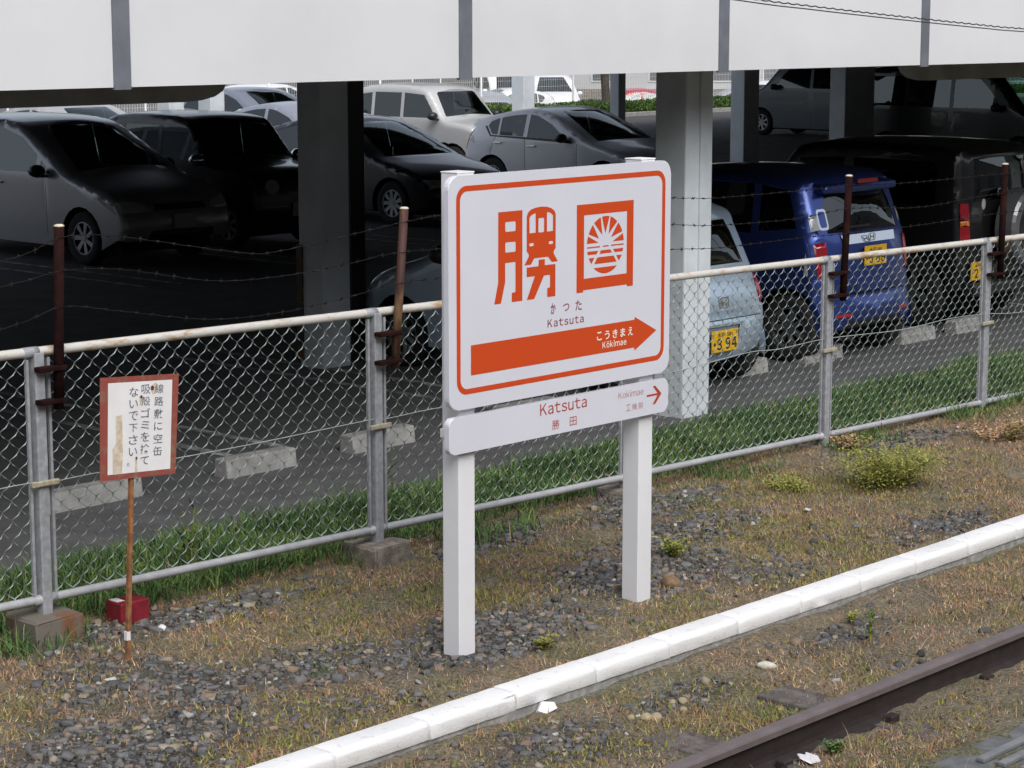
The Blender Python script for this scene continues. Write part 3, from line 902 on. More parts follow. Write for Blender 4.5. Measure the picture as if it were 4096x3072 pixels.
strands = [
    [(3.82, 1.88), (4.8, 1.70), (5.637, 1.785), (5.92, 1.861), (6.25, 1.837), (6.95, 1.711), (7.2, 1.698), (7.7, 1.745), (8.105, 1.785), (8.5, 1.80), (9.3, 1.75), (10.15, 1.78), (10.455, 1.767), (10.81, 1.749), (11.865, 1.745), (12.21, 1.752), (12.9, 1.726), (14.27, 1.721), (16.3, 1.70), (18.3, 1.68)],
    [(3.82, 1.73), (4.8, 1.60), (5.632, 1.672), (5.914, 1.709), (6.25, 1.687), (6.78, 1.589), (7.24, 1.574), (7.7, 1.60), (8.109, 1.627), (9.3, 1.60), (10.15, 1.625), (10.46, 1.605), (10.81, 1.581), (11.6, 1.567), (12.236, 1.594), (13.1, 1.55), (14.28, 1.582), (16.3, 1.55), (18.3, 1.53)],
    [(3.82, 1.57), (4.8, 1.38), (5.624, 1.487), (5.907, 1.546), (6.24, 1.494), (6.757, 1.405), (7.234, 1.394), (7.7, 1.43), (8.108, 1.468), (9.3, 1.45), (10.15, 1.47), (10.46, 1.461), (10.81, 1.442), (11.6, 1.44), (12.243, 1.431), (13.1, 1.426), (14.29, 1.437), (16.3, 1.40), (18.3, 1.38)]]
for st in strands:
    V_, F_ = [], []
    line = smooth_line(st, 260)
    L = []
    acc = 0.0
    for j, (x, z) in enumerate(line):
        L.append(L3(x, -.078 + .0015 * math.sin(j * 1.9), z + .0015 * math.cos(j * 1.9)))
    tube_arrays(L, .0017, 4, V_, F_, cap=False)
    x = st[0][0]
    xs_, zs_ = zip(*line)
    while x < st[-1][0]:
        z = float(np.interp(x, xs_, zs_))
        for _ in range(2):
            a = random.uniform(0, 3.14)
            dx, dy_, dz = .004, math.cos(a) * .014, math.sin(a) * .014
            tube_arrays([L3(x - dx, -.078 - dy_, z - dz), L3(x + dx, -.078 + dy_, z + dz)], .0016, 3, V_, F_, cap=False)
        tube_arrays([L3(x - .009, -.078, z), L3(x + .009, -.078, z)], .0042, 4, V_, F_)
        x += random.uniform(.085, .11)
    link('barbed_wire', mesh_from(V_, F_, 'barbed_wire'), M['barb'], fence)

# ------------------------------------------------------------------ station sign
SX, SZ, SYF = 6.84, 1.13, 6.56        # board origin (u = 0, v = 0) and its front plane
sign = empty('station_sign', (7.6, 6.64, 0), label='white station name sign on two square posts with orange lettering', cat='sign')
so_ = Vector(sign.location)
def S3(u, v, d=0.0): return (SX + u - so_.x, SYF - d - so_.y, SZ + v)
for x0 in (6.90, 8.165):
    box('post', x0 - so_.x, x0 + .105 - so_.x, 6.592 - so_.y, 6.692 - so_.y, -.25, 2.163, M['postwhite'], sign, bev=.004)
    box('post_cap', x0 - .002 - so_.x, x0 + .107 - so_.x, 6.590 - so_.y, 6.694 - so_.y, 2.1635, 2.170, M['postwhite'], sign, bev=.002)
    for zc in (1.01,):
        box('bracket', x0 - .006 - so_.x, x0 + .111 - so_.x, 6.586 - so_.y, 6.70 - so_.y, zc - .02, zc + .02, M['postwhite'], sign, bev=.002)
def board(name, u0, v0, u1, v1, r):
    poly = [(S3(u, v)[0], S3(u, v)[2]) for u, v in rrect(u0, v0, u1, v1, r)]
    y = SYF - so_.y
    return prism(name, poly, y, y + .028, M['signwhite'], sign, bev=.005)
up = board('name_board', -.032, 0.0, 1.512, 1.027, .06)
lo = board('lower_board', -.034, -.195, 1.510, -.031, .035)
D = .0008
pl = lambda u, v: S3(u, v, D)
pl2 = lambda u, v: S3(u, v, D * 2.2)
flat_poly('border', [rrect(.017, .066, 1.469, .982, .062, 8)], [rrect(.041, .090, 1.445, .958, .042, 8)], pl, M['orange'], up)
moon = [(.285, .854), (.444, .854), (.444, .4475), (.3735, .4475), (.3735, .489), (.398, .490), (.398, .626), (.330, .626), (.330, .540), (.302, .4475), (.258, .4475), (.284, .543)]
train = [(.473, .823), (.482, .841), (.502, .853), (.531, .859), (.57, .862), (.609, .859), (.639, .851), (.661, .838), (.670, .823), (.670, .667), (.656, .654), (.657, .644), (.685, .606), (.644, .606), (.618, .632), (.524, .632), (.502, .605), (.458, .605), (.487, .643), (.486, .654), (.473, .667)]
power = [(.554, .623), (.595, .623), (.596, .595), (.669, .595), (.669, .448), (.613, .448), (.613, .489), (.632, .491), (.632, .548), (.591, .549), (.524, .4475), (.474, .4475), (.528, .551), (.473, .551), (.473, .594), (.553, .594)]
holes = [rrect(.331, .764, .399, .808, .006, 3), rrect(.331, .672, .399, .7175, .006, 3),
         [(.492, .818), (.506, .828), (.533, .836), (.533, .747), (.492, .747)], rrect(.552, .746, .590, .811, .005, 3),
         [(.610, .836), (.634, .830), (.651, .818), (.651, .747), (.610, .747)], rrect(.491, .688, .520, .702, .005, 3), rrect(.623, .688, .652, .702, .005, 3)]
flat_poly('kanji_emblem', [moon, train, power], holes, pl, M['orange'], up)
CX, CY, CR = 1.0235, .6565, .134
def arc(p, q, n=6):
    a0 = math.atan2(p[1] - CY, p[0] - CX); a1 = math.atan2(q[1] - CY, q[0] - CX)
    if a1 - a0 > math.pi: a1 -= 2 * math.pi
    if a0 - a1 > math.pi: a1 += 2 * math.pi
    return [(CX + CR * math.cos(a0 + (a1 - a0) * i / n), CY + CR * math.sin(a0 + (a1 - a0) * i / n)) for i in range(n + 1)]
pieces = [[ap] + arc(p, q) for ap, p, q in (((.973, .669), (.890, .669), (.899, .703)), ((.976, .688), (.904, .712), (.932, .755)), ((1.0, .703), (.941, .762), (.988, .786)),
          ((1.022, .709), (.997, .788), (1.052, .788)), ((1.046, .705), (1.059, .786), (1.108, .760)), ((1.063, .689), (1.115, .754), (1.147, .711)), ((1.074, .668), (1.151, .702), (1.158, .668)))]
for a, b_ in ((.890, .984), (1.006, 1.046), (1.064, 1.157)):
    pieces.append([(a, .647), (b_, .647), (b_, .653), (a, .653)])
pieces += [[(.893, .632), (.971, .632), (.959, .6165), (.897, .6165)], [(.990, .632), (1.059, .632), (1.071, .6165), (.981, .6165)], [(1.079, .632), (1.154, .632), (1.150, .6165), (1.091, .6165)],
           [(.902, .601), (.944, .601), (.922, .573)], [(.966, .601), (1.083, .601), (1.106, .571), (.942, .571)], [(1.102, .601), (1.144, .601), (1.123, .573)],
           arc((.939, .553), (1.108, .553), 10)]
frame = [(.817, .853), (1.229, .853), (1.228, .4465), (1.186, .4465), (1.180, .456), (.865, .456), (.864, .4465), (.817, .4465)]
fhole = [(.869, .803), (1.180, .803), (1.180, .509), (.869, .509)]
flat_poly('kanji_emblem', [frame] + pieces, [fhole], pl, M['orange'], up)
lettering('lettering', 'か', .637, .366, .672, .416, pl, M['printpurple'], up, bold=.022)
lettering('lettering', 'つ', .722, .371, .767, .406, pl, M['printpurple'], up, bold=.012)
lettering('lettering', 'た', .810, .366, .856, .414, pl, M['printpurple'], up, bold=.012)
latin('lettering', 'Katsuta', .616, .308, .870, .343, pl, M['printpurple'], up, gap=.16, bold=.012)
flat_poly('arrow', [[(.107, .281), (1.243, .281), (1.244, .295), (1.411, .214), (1.244, .132), (1.243, .147), (.107, .147)]], [], pl, M['orange'], up)
for i, ch in enumerate('こうきまえ'):
    lettering('lettering', ch, .964 + .0575 * i, .209, 1.000 + .0575 * i, .250, pl2, M['printwhite'], up, bold=.018)
latin('lettering', 'Kōkimae', 1.005, .169, 1.182, .198, pl2, M['printwhite'], up, gap=.14, bold=.014)
latin('lettering', 'Katsuta', .566, -.094, .895, -.042, pl, M['printred'], lo, gap=.10, bold=.006)
lettering('lettering', '勝', .650, -.172, .700, -.127, pl, M['printred'], lo)
lettering('lettering', '田', .774, -.171, .822, -.129, pl, M['printred'], lo)
latin('lettering', 'Kokimae', 1.127, -.088, 1.317, -.058, pl, M['printpale'], lo, gap=.11)
for i, ch in enumerate('工機前'):
    lettering('lettering', ch, 1.184 + .047 * i, -.155, 1.220 + .047 * i, -.124, pl, M['printpale'], lo)
flat_poly('arrow', [[(1.342, -.106), (1.425, -.106), (1.387, -.148), (1.408, -.148), (1.456, -.101), (1.408, -.058), (1.388, -.058), (1.424, -.096), (1.342, -.096)]], [], pl, M['printred'], lo)

# ------------------------------------------------------------------ small notice sign
notice = empty('notice_sign', (5.93, 7.66, 0), label='small rusty red-bordered notice sign on a thin stake by the fence', cat='sign')
no = Vector(notice.location)
NC = [Vector((5.770, 1.287)), Vector((6.204, 1.255)), Vector((6.170, .803)), Vector((5.752, .831))]   # TL TR BR BL
def N3(u, v, d=0.0):
    """u right 0..1, v up 0..1 on the tilted board"""
    a = NC[3].lerp(NC[2], u); b_ = NC[0].lerp(NC[1], u)
    p = a.lerp(b_, v)
    return (p.x - no.x, -d, p.y)
bm = bmesh.new()
vf = [bm.verts.new(N3(u, v, 0)) for u, v in ((0, 0), (1, 0), (1, 1), (0, 1))]
vb = [bm.verts.new(N3(u, v, -.004)) for u, v in ((0, 0), (1, 0), (1, 1), (0, 1))]
bm.faces.new(vf); bm.faces.new(list(reversed(vb)))
for i in range(4): bm.faces.new((vf[(i + 1) % 4], vf[i], vb[i], vb[(i + 1) % 4]))
nb = link('notice_board', bm_done(bm, 'notice_board'), M['noticered'], notice)
flat_poly('white_field', [[(.095, .055), (.925, .055), (.915, .945), (.095, .945)]], [], lambda u, v: N3(u, v, .0008), M['noticewhite'], nb)
flat_poly('stain', [[(.16, .06), (.28, .06), (.29, .25), (.275, .63), (.19, .62), (.20, .36), (.155, .30)]], [], lambda u, v: N3(u, v, .0012), M['stain'], nb)
flat_poly('stain', [[(.455, .20), (.475, .20), (.485, .06), (.45, .06)]], [], lambda u, v: N3(u, v, .0013), M['stain'], nb)
flat_poly('stain', [[(.63, .89), (.70, .93), (.73, .90), (.70, .82), (.66, .81)]], [], lambda u, v: N3(u, v, .0013), M['stain'], nb)
flat_poly('stain', [[(.49, .80), (.53, .80), (.54, .72), (.50, .71)]], [], lambda u, v: N3(u, v, .0013), M['stain'], nb)
for u, v, r in ((.655, .875, .022), (.515, .795, .016), (.465, .195, .014)):
    flat_poly('bolt', [[(u + r * math.cos(a), v + r * 1.1 * math.sin(a)) for a in [k * math.pi / 4 for k in range(8)]]], [], lambda u, v: N3(u, v, .0032), M['bolt'], nb)
for txt, uc, v0, v1 in (('線路敷に空缶', .745, .185, .925), ('吸殻ゴミを捨て', .575, .105, .925), ('ないで下さい。', .42, .085, .905)):
    n = len(txt)
    hh = (v0 - v1) / n
    for i, ch in enumerate(txt):
        c = v1 + hh * (i + .5)
        if ch == '。':
            lettering('lettering', ch, uc - .075, c - .02, uc - .045, c + .012, lambda u, v: N3(u, v, .002), M['noticeink'], nb)
        else:
            wd, ht = (.058, .046) if ch not in 'いにミ下て' else (.055, .040)
            lettering('lettering', ch, uc - wd, c - ht, uc + wd, c + ht, lambda u, v: N3(u, v, .002), M['noticeink'], nb, bold=.004)
bm = bmesh.new()
box_into(bm, -.0095, .0095, .006, .024, 0, 1.0)
for v in bm.verts:
    f = v.co.z
    v.co.x += (5.876 - no.x) * (1 - f) + (5.955 - no.x) * f
    v.co.z = -.15 + (1.22 + .15) * f
link('stake', bm_done(bm, 'stake'), M['stake'], notice)
box('white_band', 5.886 - no.x - .0105, 5.886 - no.x + .0105, .005, .025, .085, .125, M['noticewhite'], notice)

# red marker block under the fence
rb = empty('red_block', (6.295, 8.20, 0), label='dark red painted block on the gravel behind the notice sign', cat='block')
box('block_body', -.085, .085, -.062, .062, -.05, .100, M['redbox'], rb, bev=.008)
box('lifting_lug', -.02, .02, -.018, .018, .1, .110, M['redbox'], rb, bev=.003)
box('white_patch', -.075, -.03, -.02, .05, .1003, .1012, M['noticewhite'], rb)

# ------------------------------------------------------------------ parking deck
deck = empty('parking_deck', (12.455, 9.67, 0), label='two level steel parking deck with white parapet panels', cat='parking deck')
do = Vector(deck.location)
def dbox(name, x0, x1, y0, y1, z0, z1, m, bev=0.0, parent=deck):
    return box(name, x0 - do.x, x1 - do.x, y0 - do.y, y1 - do.y, z0, z1, m, parent, bev)
PB, PT = 2.492, 3.75
for k in range(-28, 14):
    xs = 6.815 + 2.463 * k
    dbox('parapet_panel', xs + .052, xs + 2.463 - .052, 8.80, 8.845, PB, PT, M['panel'])
    dbox('joint_strip', xs - .0515, xs + .0515, 8.79, 8.815, PB - .012, PT, M['strip'])
    dbox('strip_backing', xs - .05, xs + .05, 8.8155, 8.90, PB + .01, PT, M['strip'])
dbox('parapet_cap', -62, 41, 8.78, 8.90, PT + .003, PT + .05, M['strip'])
dbox('deck_slab', -62, 41, 9.10, 23.6, 2.86, 3.06, M['slab'])
dbox('deck_slab', 41.003, 75, 9.10, 36.8, 2.86, 3.06, M['slab'])
dbox('deck_slab', 31.6, 41.0, 23.603, 36.8, 2.86, 3.06, M['slab'])
dbox('far_parapet', -62, 31.5, 23.62, 23.70, 2.5, 3.4, M['panel'])
dbox('edge_beam', -62, 41, 8.92, 9.06, 2.56, 3.04, M['steel_dark'])
# gutters / cantilever beams seen hanging under the parapet
gut = [(-16, 2.39)] + [(7.62, 2.385), (7.74, 2.392), (7.83, 2.41), (7.89, 2.44), (7.92, 2.49), (7.92, 2.80), (-16, 2.80)]
prism('gutter_beam', [(x - do.x, z) for x, z in gut], 9.30 - do.y, 9.42 - do.y, M['gutter'], deck)
prism('gutter_beam', [(x - do.x, z) for x, z in [(14.80, 2.49), (14.86, 2.42), (14.95, 2.375), (15.1, 2.352), (41, 2.345), (41, 2.80), (14.80, 2.80)]], 9.30 - do.y, 9.42 - do.y, M['gutter'], deck)
def column(x, y, wx=.31, wy=.28, guard=False, top=2.858, m='steel'):
    c = dbox('column', x, x + wx, y, y + wy, -.1, top, M[m], bev=.012)
    if guard:
        for j in range(8):
            dbox('corner_guard', x - .016, x + .05, y + wy - .05, y + wy + .016, .05 + .12 * j, .05 + .12 * (j + .97), M['hazard_y' if j % 2 == 0 else 'trim'], parent=deck)
    return c
column(12.30, 9.53)
dbox('seam_cover', 12.45, 12.466, 9.5165, 9.5285, 0, 2.6, M['steel'])
column(12.12, 13.10, guard=True)
dbox('dark_upright', 12.56, 12.72, 13.22, 13.36, 0, 2.85, M['trim'])  # plain black upright beside the second column
for x, y in ((4.3, 9.53), (20.3, 9.53), (4.3, 13.1), (3.9, 23.0), (-4, 9.53)):
    column(x, y)
for x, y, q in ((21.97, 27.2, .30), (22.8, 27.2, .30), (30.02, 27.0, .30), (44.0, 36.3, .29)):
    column(x, y, q, q)
column(32.0, 23.5, .45, .3)
column(35.2, 23.5, 1.0, .35)
for y in (13.24, 18.3, 23.3):
    dbox('cross_beam', -62, 41, y - .1, y + .1, 2.60, 2.858, M['steel_dark'])

# unseen building added behind the viewer: it hides the low sky from under the deck
sky_block = empty('sky_block_building', (10, -6, 0), label='long unseen building added behind the viewer to block the low sky', cat='building')
box('wall', -70, 70, -8, 0, -.1, 7.2, mat('sky_block_wall', (0.22, 0.21, 0.20), 0.8, var=.08, scale=1), sky_block)
box('roof', -70.3, 70.3, -8.3, .35, 7.202, 7.45, M['steel_dark'], sky_block)
for k in range(28):
    for zz in (1.0, 4.6):
        f = box('window_frame', -68 + 4.9 * k, -65.6 + 4.9 * k, .002, .05, zz, zz + 1.4, M['strip'], sky_block)
        box('pane', -67.9 + 4.9 * k, -65.7 + 4.9 * k, .0505, .06, zz + .1, zz + 1.3, M['bldg_dark'], f)

# worn white bay lines on the asphalt
for k in range(9):
    for dx in (-.22, .22):
        box('bay_line', 9.45 + 2.5 * k + dx - .04, 9.45 + 2.5 * k + dx + .04, 10.9, 14.6, .002, .004, M['bayline'], kind='structure')
        box('bay_line', 12.3 + 2.6 * k + dx - .04, 12.3 + 2.6 * k + dx + .04, 18.6, 23.4, .002, .004, M['bayline'], kind='structure')

# overhead service cable in front of the parapet
cab = empty('overhead_cable', (13.39, 8.3, 2.82), label='pair of thin black overhead cables crossing the white parapet at upper right', cat='cable')
def cab_line(off, wob):
    xs_ = [6.0, 9.0, 11.295, 12.0, 12.708, 13.389, 14.157, 14.769, 17, 20, 26]
    zs_ = [3.55, 3.14, 2.953, 2.906, 2.862, 2.823, 2.781, 2.753, 2.68, 2.63, 2.62]
    P = smooth_line(list(zip(xs_, zs_)), 420)
    return [(x - 13.39, wob * .0035 * math.sin(x * 62), z + off + wob * .0035 * math.cos(x * 62) - 2.82) for x, z in P]
tube('cable_strand', cab_line(.004, 1), .0045, M['cable'], cab, 5)
tube('messenger_wire', cab_line(-.018, 0), .004, M['cable'], cab, 5)

# ------------------------------------------------------------------ wheel stops
for (xa, xb, lab) in ((7.38, 8.08, 'concrete wheel stop behind the notice sign'), (8.74, 9.32, 'concrete wheel stop left of the second fence post'),
                 (9.82, 10.40, 'concrete wheel stop right behind the second fence post'), (11.3, 11.88, 'concrete wheel stop hidden behind the station sign'),
                 (13.93, 14.47, 'concrete wheel stop under the right end of the pale blue car'), (15.0, 15.55, 'concrete wheel stop behind the fence post left of the blue car middle'),
                 (16.48, 17.02, 'concrete wheel stop under the right end of the dark blue car'), (17.39, 17.93, 'concrete wheel stop under the black off-roader')):
    bm = bmesh.new()
    box_into(bm, -(xb - xa) / 2, (xb - xa) / 2, 0, .15, -.02, .115, .012)
    for v in bm.verts:
        if v.co.z > .05: v.co.y = .075 + (v.co.y - .075) * .78
    o = link('wheel_stop', bm_done(bm, 'wheel_stop'), M['wheelstop'], label=lab, cat='wheel stop', group='wheel stops along the parking bays')
    o.location = ((xa + xb) / 2, 10.33, 0)
    o.rotation_euler = (0, 0, random.uniform(-.015, .015))

# ------------------------------------------------------------------ cars
def chaikin(P, it=2):
    for _ in range(it):
        Q = [P[0]]
        for a, b_ in zip(P[:-1], P[1:]):
            Q.append((a[0] * .75 + b_[0] * .25, a[1] * .75 + b_[1] * .25))
            Q.append((a[0] * .25 + b_[0] * .75, a[1] * .25 + b_[1] * .75))
        Q.append(P[-1])
        P = Q
    return P

class Shape:
    """body shell: a strip over front, roof and rear, closed by two sides"""
    def __init__(s, L, W, prof, belt, tum, wheels, r_edge=.07, crown=(.035, .11), sill=.2):
        s.L, s.W, s.belt, s.tum, s.wheels, s.sill = L, W, belt, tum, wheels, sill
        P = np.array(chaikin(prof))
        s.P = P
        T = np.gradient(P, axis=0)
        T /= np.linalg.norm(T, axis=1)[:, None]
        s.N = np.stack([-T[:, 1], T[:, 0]], 1)
        s.S = np.concatenate([[0], np.cumsum(np.linalg.norm(np.diff(P, axis=0), axis=1))])
        s.r, s.cr = r_edge, crown
    def hw(s, b, z):
        f = 1.0
        if b < .75: f -= .11 * (1 - max(b, 0) / .75) ** 2
        if b > s.L - .6: f -= .07 * ((b - s.L + .6) / .6) ** 2
        h = s.W / 2 * f
        if z > s.belt: h -= s.tum * (z - s.belt)
        else: h -= .05 * ((s.belt - .22 - z) / s.belt) ** 2
        return max(h, .05)
    def at(s, q):
        b = np.interp(q, s.S, s.P[:, 0]); z = np.interp(q, s.S, s.P[:, 1])
        n = np.array([np.interp(q, s.S, s.N[:, 0]), np.interp(q, s.S, s.N[:, 1])])
        return b, z, n / np.linalg.norm(n)
    def strip(s, q, v):
        t = max(-1, min(1, v / (s.W / 2)))
        b, z, n = s.at(q)
        t0 = 1 - s.r / (s.W / 2)
        k = max(0, (abs(t) - t0) / (1 - t0))
        d = s.r * (1 - math.sqrt(max(0, 1 - k * k))) + (s.cr[0] * abs(n[1]) + s.cr[1] * abs(n[0])) * t * t
        b, z = b - n[0] * d, z - n[1] * d
        return (t * s.hw(b, z), b - s.L / 2, z)
    def side(s, b, z, sg):
        return (sg * s.hw(b, z), b - s.L / 2, z)
    def side_outline(s):
        o = []
        for q in s.S:
            b, z, n = s.at(q)
            d = s.r + s.cr[0] * abs(n[1]) + s.cr[1] * abs(n[0])
            o.append((b - n[0] * d, z - n[1] * d))
        bot = []
        for b, r in reversed(s.wheels):
            R = r + .055
            h = s.sill
            a0 = math.asin(max(-1, min(1, (h - r) / R)))
            for k in range(13):
                a = a0 + (math.pi - 2 * a0) * k / 12
                bot.append((b + R * math.cos(a), r + R * math.sin(a)))
        return o + bot
    def q_b(s, b):          # arc length where the top of the outline reaches distance b from the front
        i0 = int(np.argmax(s.P[:, 1] > .62 * s.P[:, 1].max() * .8))
        for i in range(i0, len(s.P) - 1):
            if s.P[i + 1, 0] >= b: return float(np.interp(b, [s.P[i, 0], s.P[i + 1, 0]], [s.S[i], s.S[i + 1]]))
        return s.S[-1]
    def q_rear(s, z):
        for i in range(len(s.P) - 2, 0, -1):
            if s.P[i, 0] > s.L * .5 and s.P[i, 1] >= z: return float(np.interp(-z, [-s.P[i, 1], -s.P[i + 1, 1]], [s.S[i], s.S[i + 1]]))
        return s.S[-1]
    def q_front(s, z):
        for i in range(1, len(s.P)):
            if s.P[i, 1] >= z: return float(np.interp(z, [s.P[i - 1, 1], s.P[i, 1]], [s.S[i - 1], s.S[i]]))
        return 0

def tri_obj(name, P, F, m, parent, off=0.0, sharp=40):
    """triangles -> object, faces turned outward from the car's middle, optionally shifted along the normal"""
    used = sorted({i for f in F for i in f})
    if not used: return None
    mp = {o: k for k, o in enumerate(used)}
    V = np.array([P[i] for i in used], float)
    FF = []
    for f in F:
        a, b_, c = (V[mp[i]] for i in f)
        n = np.cross(b_ - a, c - a)
        out = (a + b_ + c) / 3 - np.array([0, 0, .55])
        out[1] *= .35
        FF.append(tuple(mp[i] for i in (f if n @ out > 0 else (f[0], f[2], f[1]))))
    me = mesh_from([tuple(v) for v in V], FF, name)
    if off:
        bm = bmesh.new(); bm.from_mesh(me); bm.normal_update()
        for v in bm.verts: v.co += v.normal * off
        bm.to_mesh(me); bm.free()
    return link(name, me, m, parent, smooth=True)

_wheel_cache = {}
def wheel_meshes(r, spokes):
    if (r, spokes) in _wheel_cache: return _wheel_cache[(r, spokes)]
    V, F = [], []
    prof = [(-.085, r * .62), (-.092, r * .80), (-.085, r * .94), (-.06, r), (.06, r), (.085, r * .94), (.092, r * .80), (.085, r * .62)]
    n = 24
    for i in range(n):
        a = 2 * math.pi * i / n
        for x, q in prof: V.append((x, q * math.cos(a), q * math.sin(a)))
    k = len(prof)
    for i in range(n):
        for j in range(k - 1):
            F.append((i * k + j, i * k + j + 1, ((i + 1) % n) * k + j + 1, ((i + 1) % n) * k + j))
    ty = mesh_from(V, F, 'tyre')
    V, F = [], []
    R = r * .63
    for i in range(n):
        a = 2 * math.pi * i / n
        for x, q in ((-.08, R), (-.08, R * .9), (-.03, R * .88)): V.append((x, q * math.cos(a), q * math.sin(a)))
    for i in range(n):
        for j in range(2): F.append((i * 3 + j, i * 3 + j + 1, ((i + 1) % n) * 3 + j + 1, ((i + 1) % n) * 3 + j))
    for k in range(spokes):
        a = 2 * math.pi * k / spokes
        for da in (0,):
            c, s_ = math.cos(a), math.sin(a)
            b = len(V)
            w1, w2 = R * .10, R * .15
            for q, ww, x in ((R * .08, w1, -.07), (R * .92, w2, -.075)):
                V += [(x, q * c - ww * s_, q * s_ + ww * c), (x, q * c + ww * s_, q * s_ - ww * c), (x + .03, q * c + ww * s_, q * s_ - ww * c), (x + .03, q * c - ww * s_, q * s_ + ww * c)]
            for j in range(4): F.append((b + j, b + (j + 1) % 4, b + 4 + (j + 1) % 4, b + 4 + j))
    b = len(V)
    for i in range(10):
        a = 2 * math.pi * i / 10
        V.append((-.078, R * .2 * math.cos(a), R * .2 * math.sin(a)))
    F.append(tuple(range(b, b + 10)))
    ri = mesh_from(V, F, 'rim')
    _wheel_cache[(r, spokes)] = (ty, ri)
    return ty, ri

def make_car(name, sh, loc, heading, label, m_paint, side=(), strip=(), glass='glass', step=.10, group=None, mirror=None, spokes=7, cat='car', plates=None, roof_mat=None, seats=True, rims='rim'):
    """side regions: (part, polygon in (b,z), material, offset); strip regions: (part, polygon in (q,y), material, offset)"""
    t = empty(name, loc, heading, label=label, cat=cat, group=group or 'cars parked in the car park')
    side = list(side); strip = list(strip)
    # strip
    h = sh.W / 2
    outl = [(q, -h) for q in sh.S] + [(q, h) for q in reversed(sh.S)]
    ex = [(q, sg * (h - sh.r * k)) for q in sh.S[1:-1] for sg in (-1, 1) for k in (.06, .2, .45, .75, 1.0)] if step < .2 else []
    v2, out = cdt(outl, [('r%d' % i, x[1]) for i, x in enumerate(strip)], step, (), ex)
    P = [sh.strip(v.x, v.y) for v in v2]
    F = list(out[''])
    for i, x in enumerate(strip):
        if x[2] == 'paint':
            F += out['r%d' % i]
        else:
            tri_obj(x[0], P, out['r%d' % i], x[2], t, x[3])
    ol = sh.side_outline()
    s2, so2 = cdt(ol, [('r%d' % i, x[1]) for i, x in enumerate(side)], step)
    for sg in (-1, 1):
        b = len(P)
        Ps = [sh.side(v.x, v.y, sg) for v in s2]
        P = P + Ps
        F += [tuple(b + i for i in f) for f in so2['']]
        for i, x in enumerate(side):
            tri_obj(x[0], Ps, so2['r%d' % i], x[2], t, x[3])
    body = tri_obj('body', P, F, m_paint, t)
    me = body.data
    bm = bmesh.new(); bm.from_mesh(me)
    bmesh.ops.remove_doubles(bm, verts=bm.verts, dist=.0015)
    bm.to_mesh(me); bm.free()
    me.set_sharp_from_angle(angle=math.radians(38))
    # inside and underneath
    L2 = sh.L / 2
    w_ = sh.W / 2
    bm = bmesh.new()
    box_into(bm, -w_ + .20, w_ - .20, -L2 + .35, L2 - .25, .16, .55)
    link('underbody', bm_done(bm, 'underbody'), M['under'], t)
    bw, bt = sh.wheels[0][0] + .55, sh.wheels[1][0] + .3
    bm = bmesh.new()
    box_into(bm, -w_ + .12, w_ - .12, bw - L2, min(bt + .3, sh.L - .3) - L2, .5, sh.belt - .16)
    box_into(bm, -w_ + .14, w_ - .14, bw - L2 - .1, bw - L2 + .35, .5, sh.belt - .03, .04)
    link('cabin_floor', bm_done(bm, 'cabin_floor'), M['cabin'], t)
    if seats:
        for b0 in (bw + .95, bw + 1.75):
            for sx in (-.33, .33):
                bm = bmesh.new()
                box_into(bm, sx - .23, sx + .23, b0 - L2, b0 - L2 + .16, .5, sh.belt + .16, .06)
                box_into(bm, sx - .12, sx + .12, b0 - L2 + .04, b0 - L2 + .14, sh.belt + .17, sh.belt + .36, .045)
                link('seat', bm_done(bm, 'seat'), M['cabin'], t)
    for (b0, r) in sh.wheels:
        ty, ri = wheel_meshes(r, spokes)
        for sg in (-1, 1):
            wo_ = link('wheel', ty, M['tyre'], t, smooth=True)
            wo_.location = (sg * (w_ - .115), b0 - L2, r)
            wo_.rotation_euler = (0, 0, 0 if sg < 0 else math.pi)
            link('rim', ri, M[rims], wo_)
    if mirror:
        b0, z0, mm = mirror
        for sg in (-1, 1):
            bm = bmesh.new()
            bmesh.ops.create_icosphere(bm, subdivisions=2, radius=1)
            for v in bm.verts:
                v.co = Vector((sg * (sh.hw(b0, z0) + .125) + v.co.x * .105, b0 - L2 + v.co.y * .075 + (.03 if v.co.y > 0 else 0), z0 + v.co.z * .078))
            link('mirror', bm_done(bm, 'mirror'), mm, t, smooth=True)
            box('mirror_arm', min(sg * sh.hw(b0, z0), sg * (sh.hw(b0, z0) + .08)) - .01, max(sg * sh.hw(b0, z0), sg * (sh.hw(b0, z0) + .08)), b0 - L2 - .03, b0 - L2 + .03, z0 - .075, z0 - .045, M['trim'], t)
    if plates:
        for (fr, x0, z0, m_, top, bot) in plates:
            q = sh.q_front(z0) if fr else sh.q_rear(z0)
            p = sh.strip(q, x0 if fr else -x0)
            sgn = -1 if fr else 1
            y = p[1] + sgn * .012
            po = box('number_plate', p[0] - .165, p[0] + .165, min(y, y + sgn * .008), max(y, y + sgn * .008), z0 - .0825, z0 + .0825, M[m_], t, bev=.002)
            yy = y + sgn * .0095
            pm = lambda u, v: (p[0] + (u if fr else -u), yy, z0 + v)
            if top: lettering('lettering', top, -.10, .030, .09, .066, pm, M['ink'], po, bold=.01)
            if bot: latin('lettering', bot, -.145, -.062, .145, .020, pm, M['ink'], po, gap=.14, bold=.02)
    return t, sh

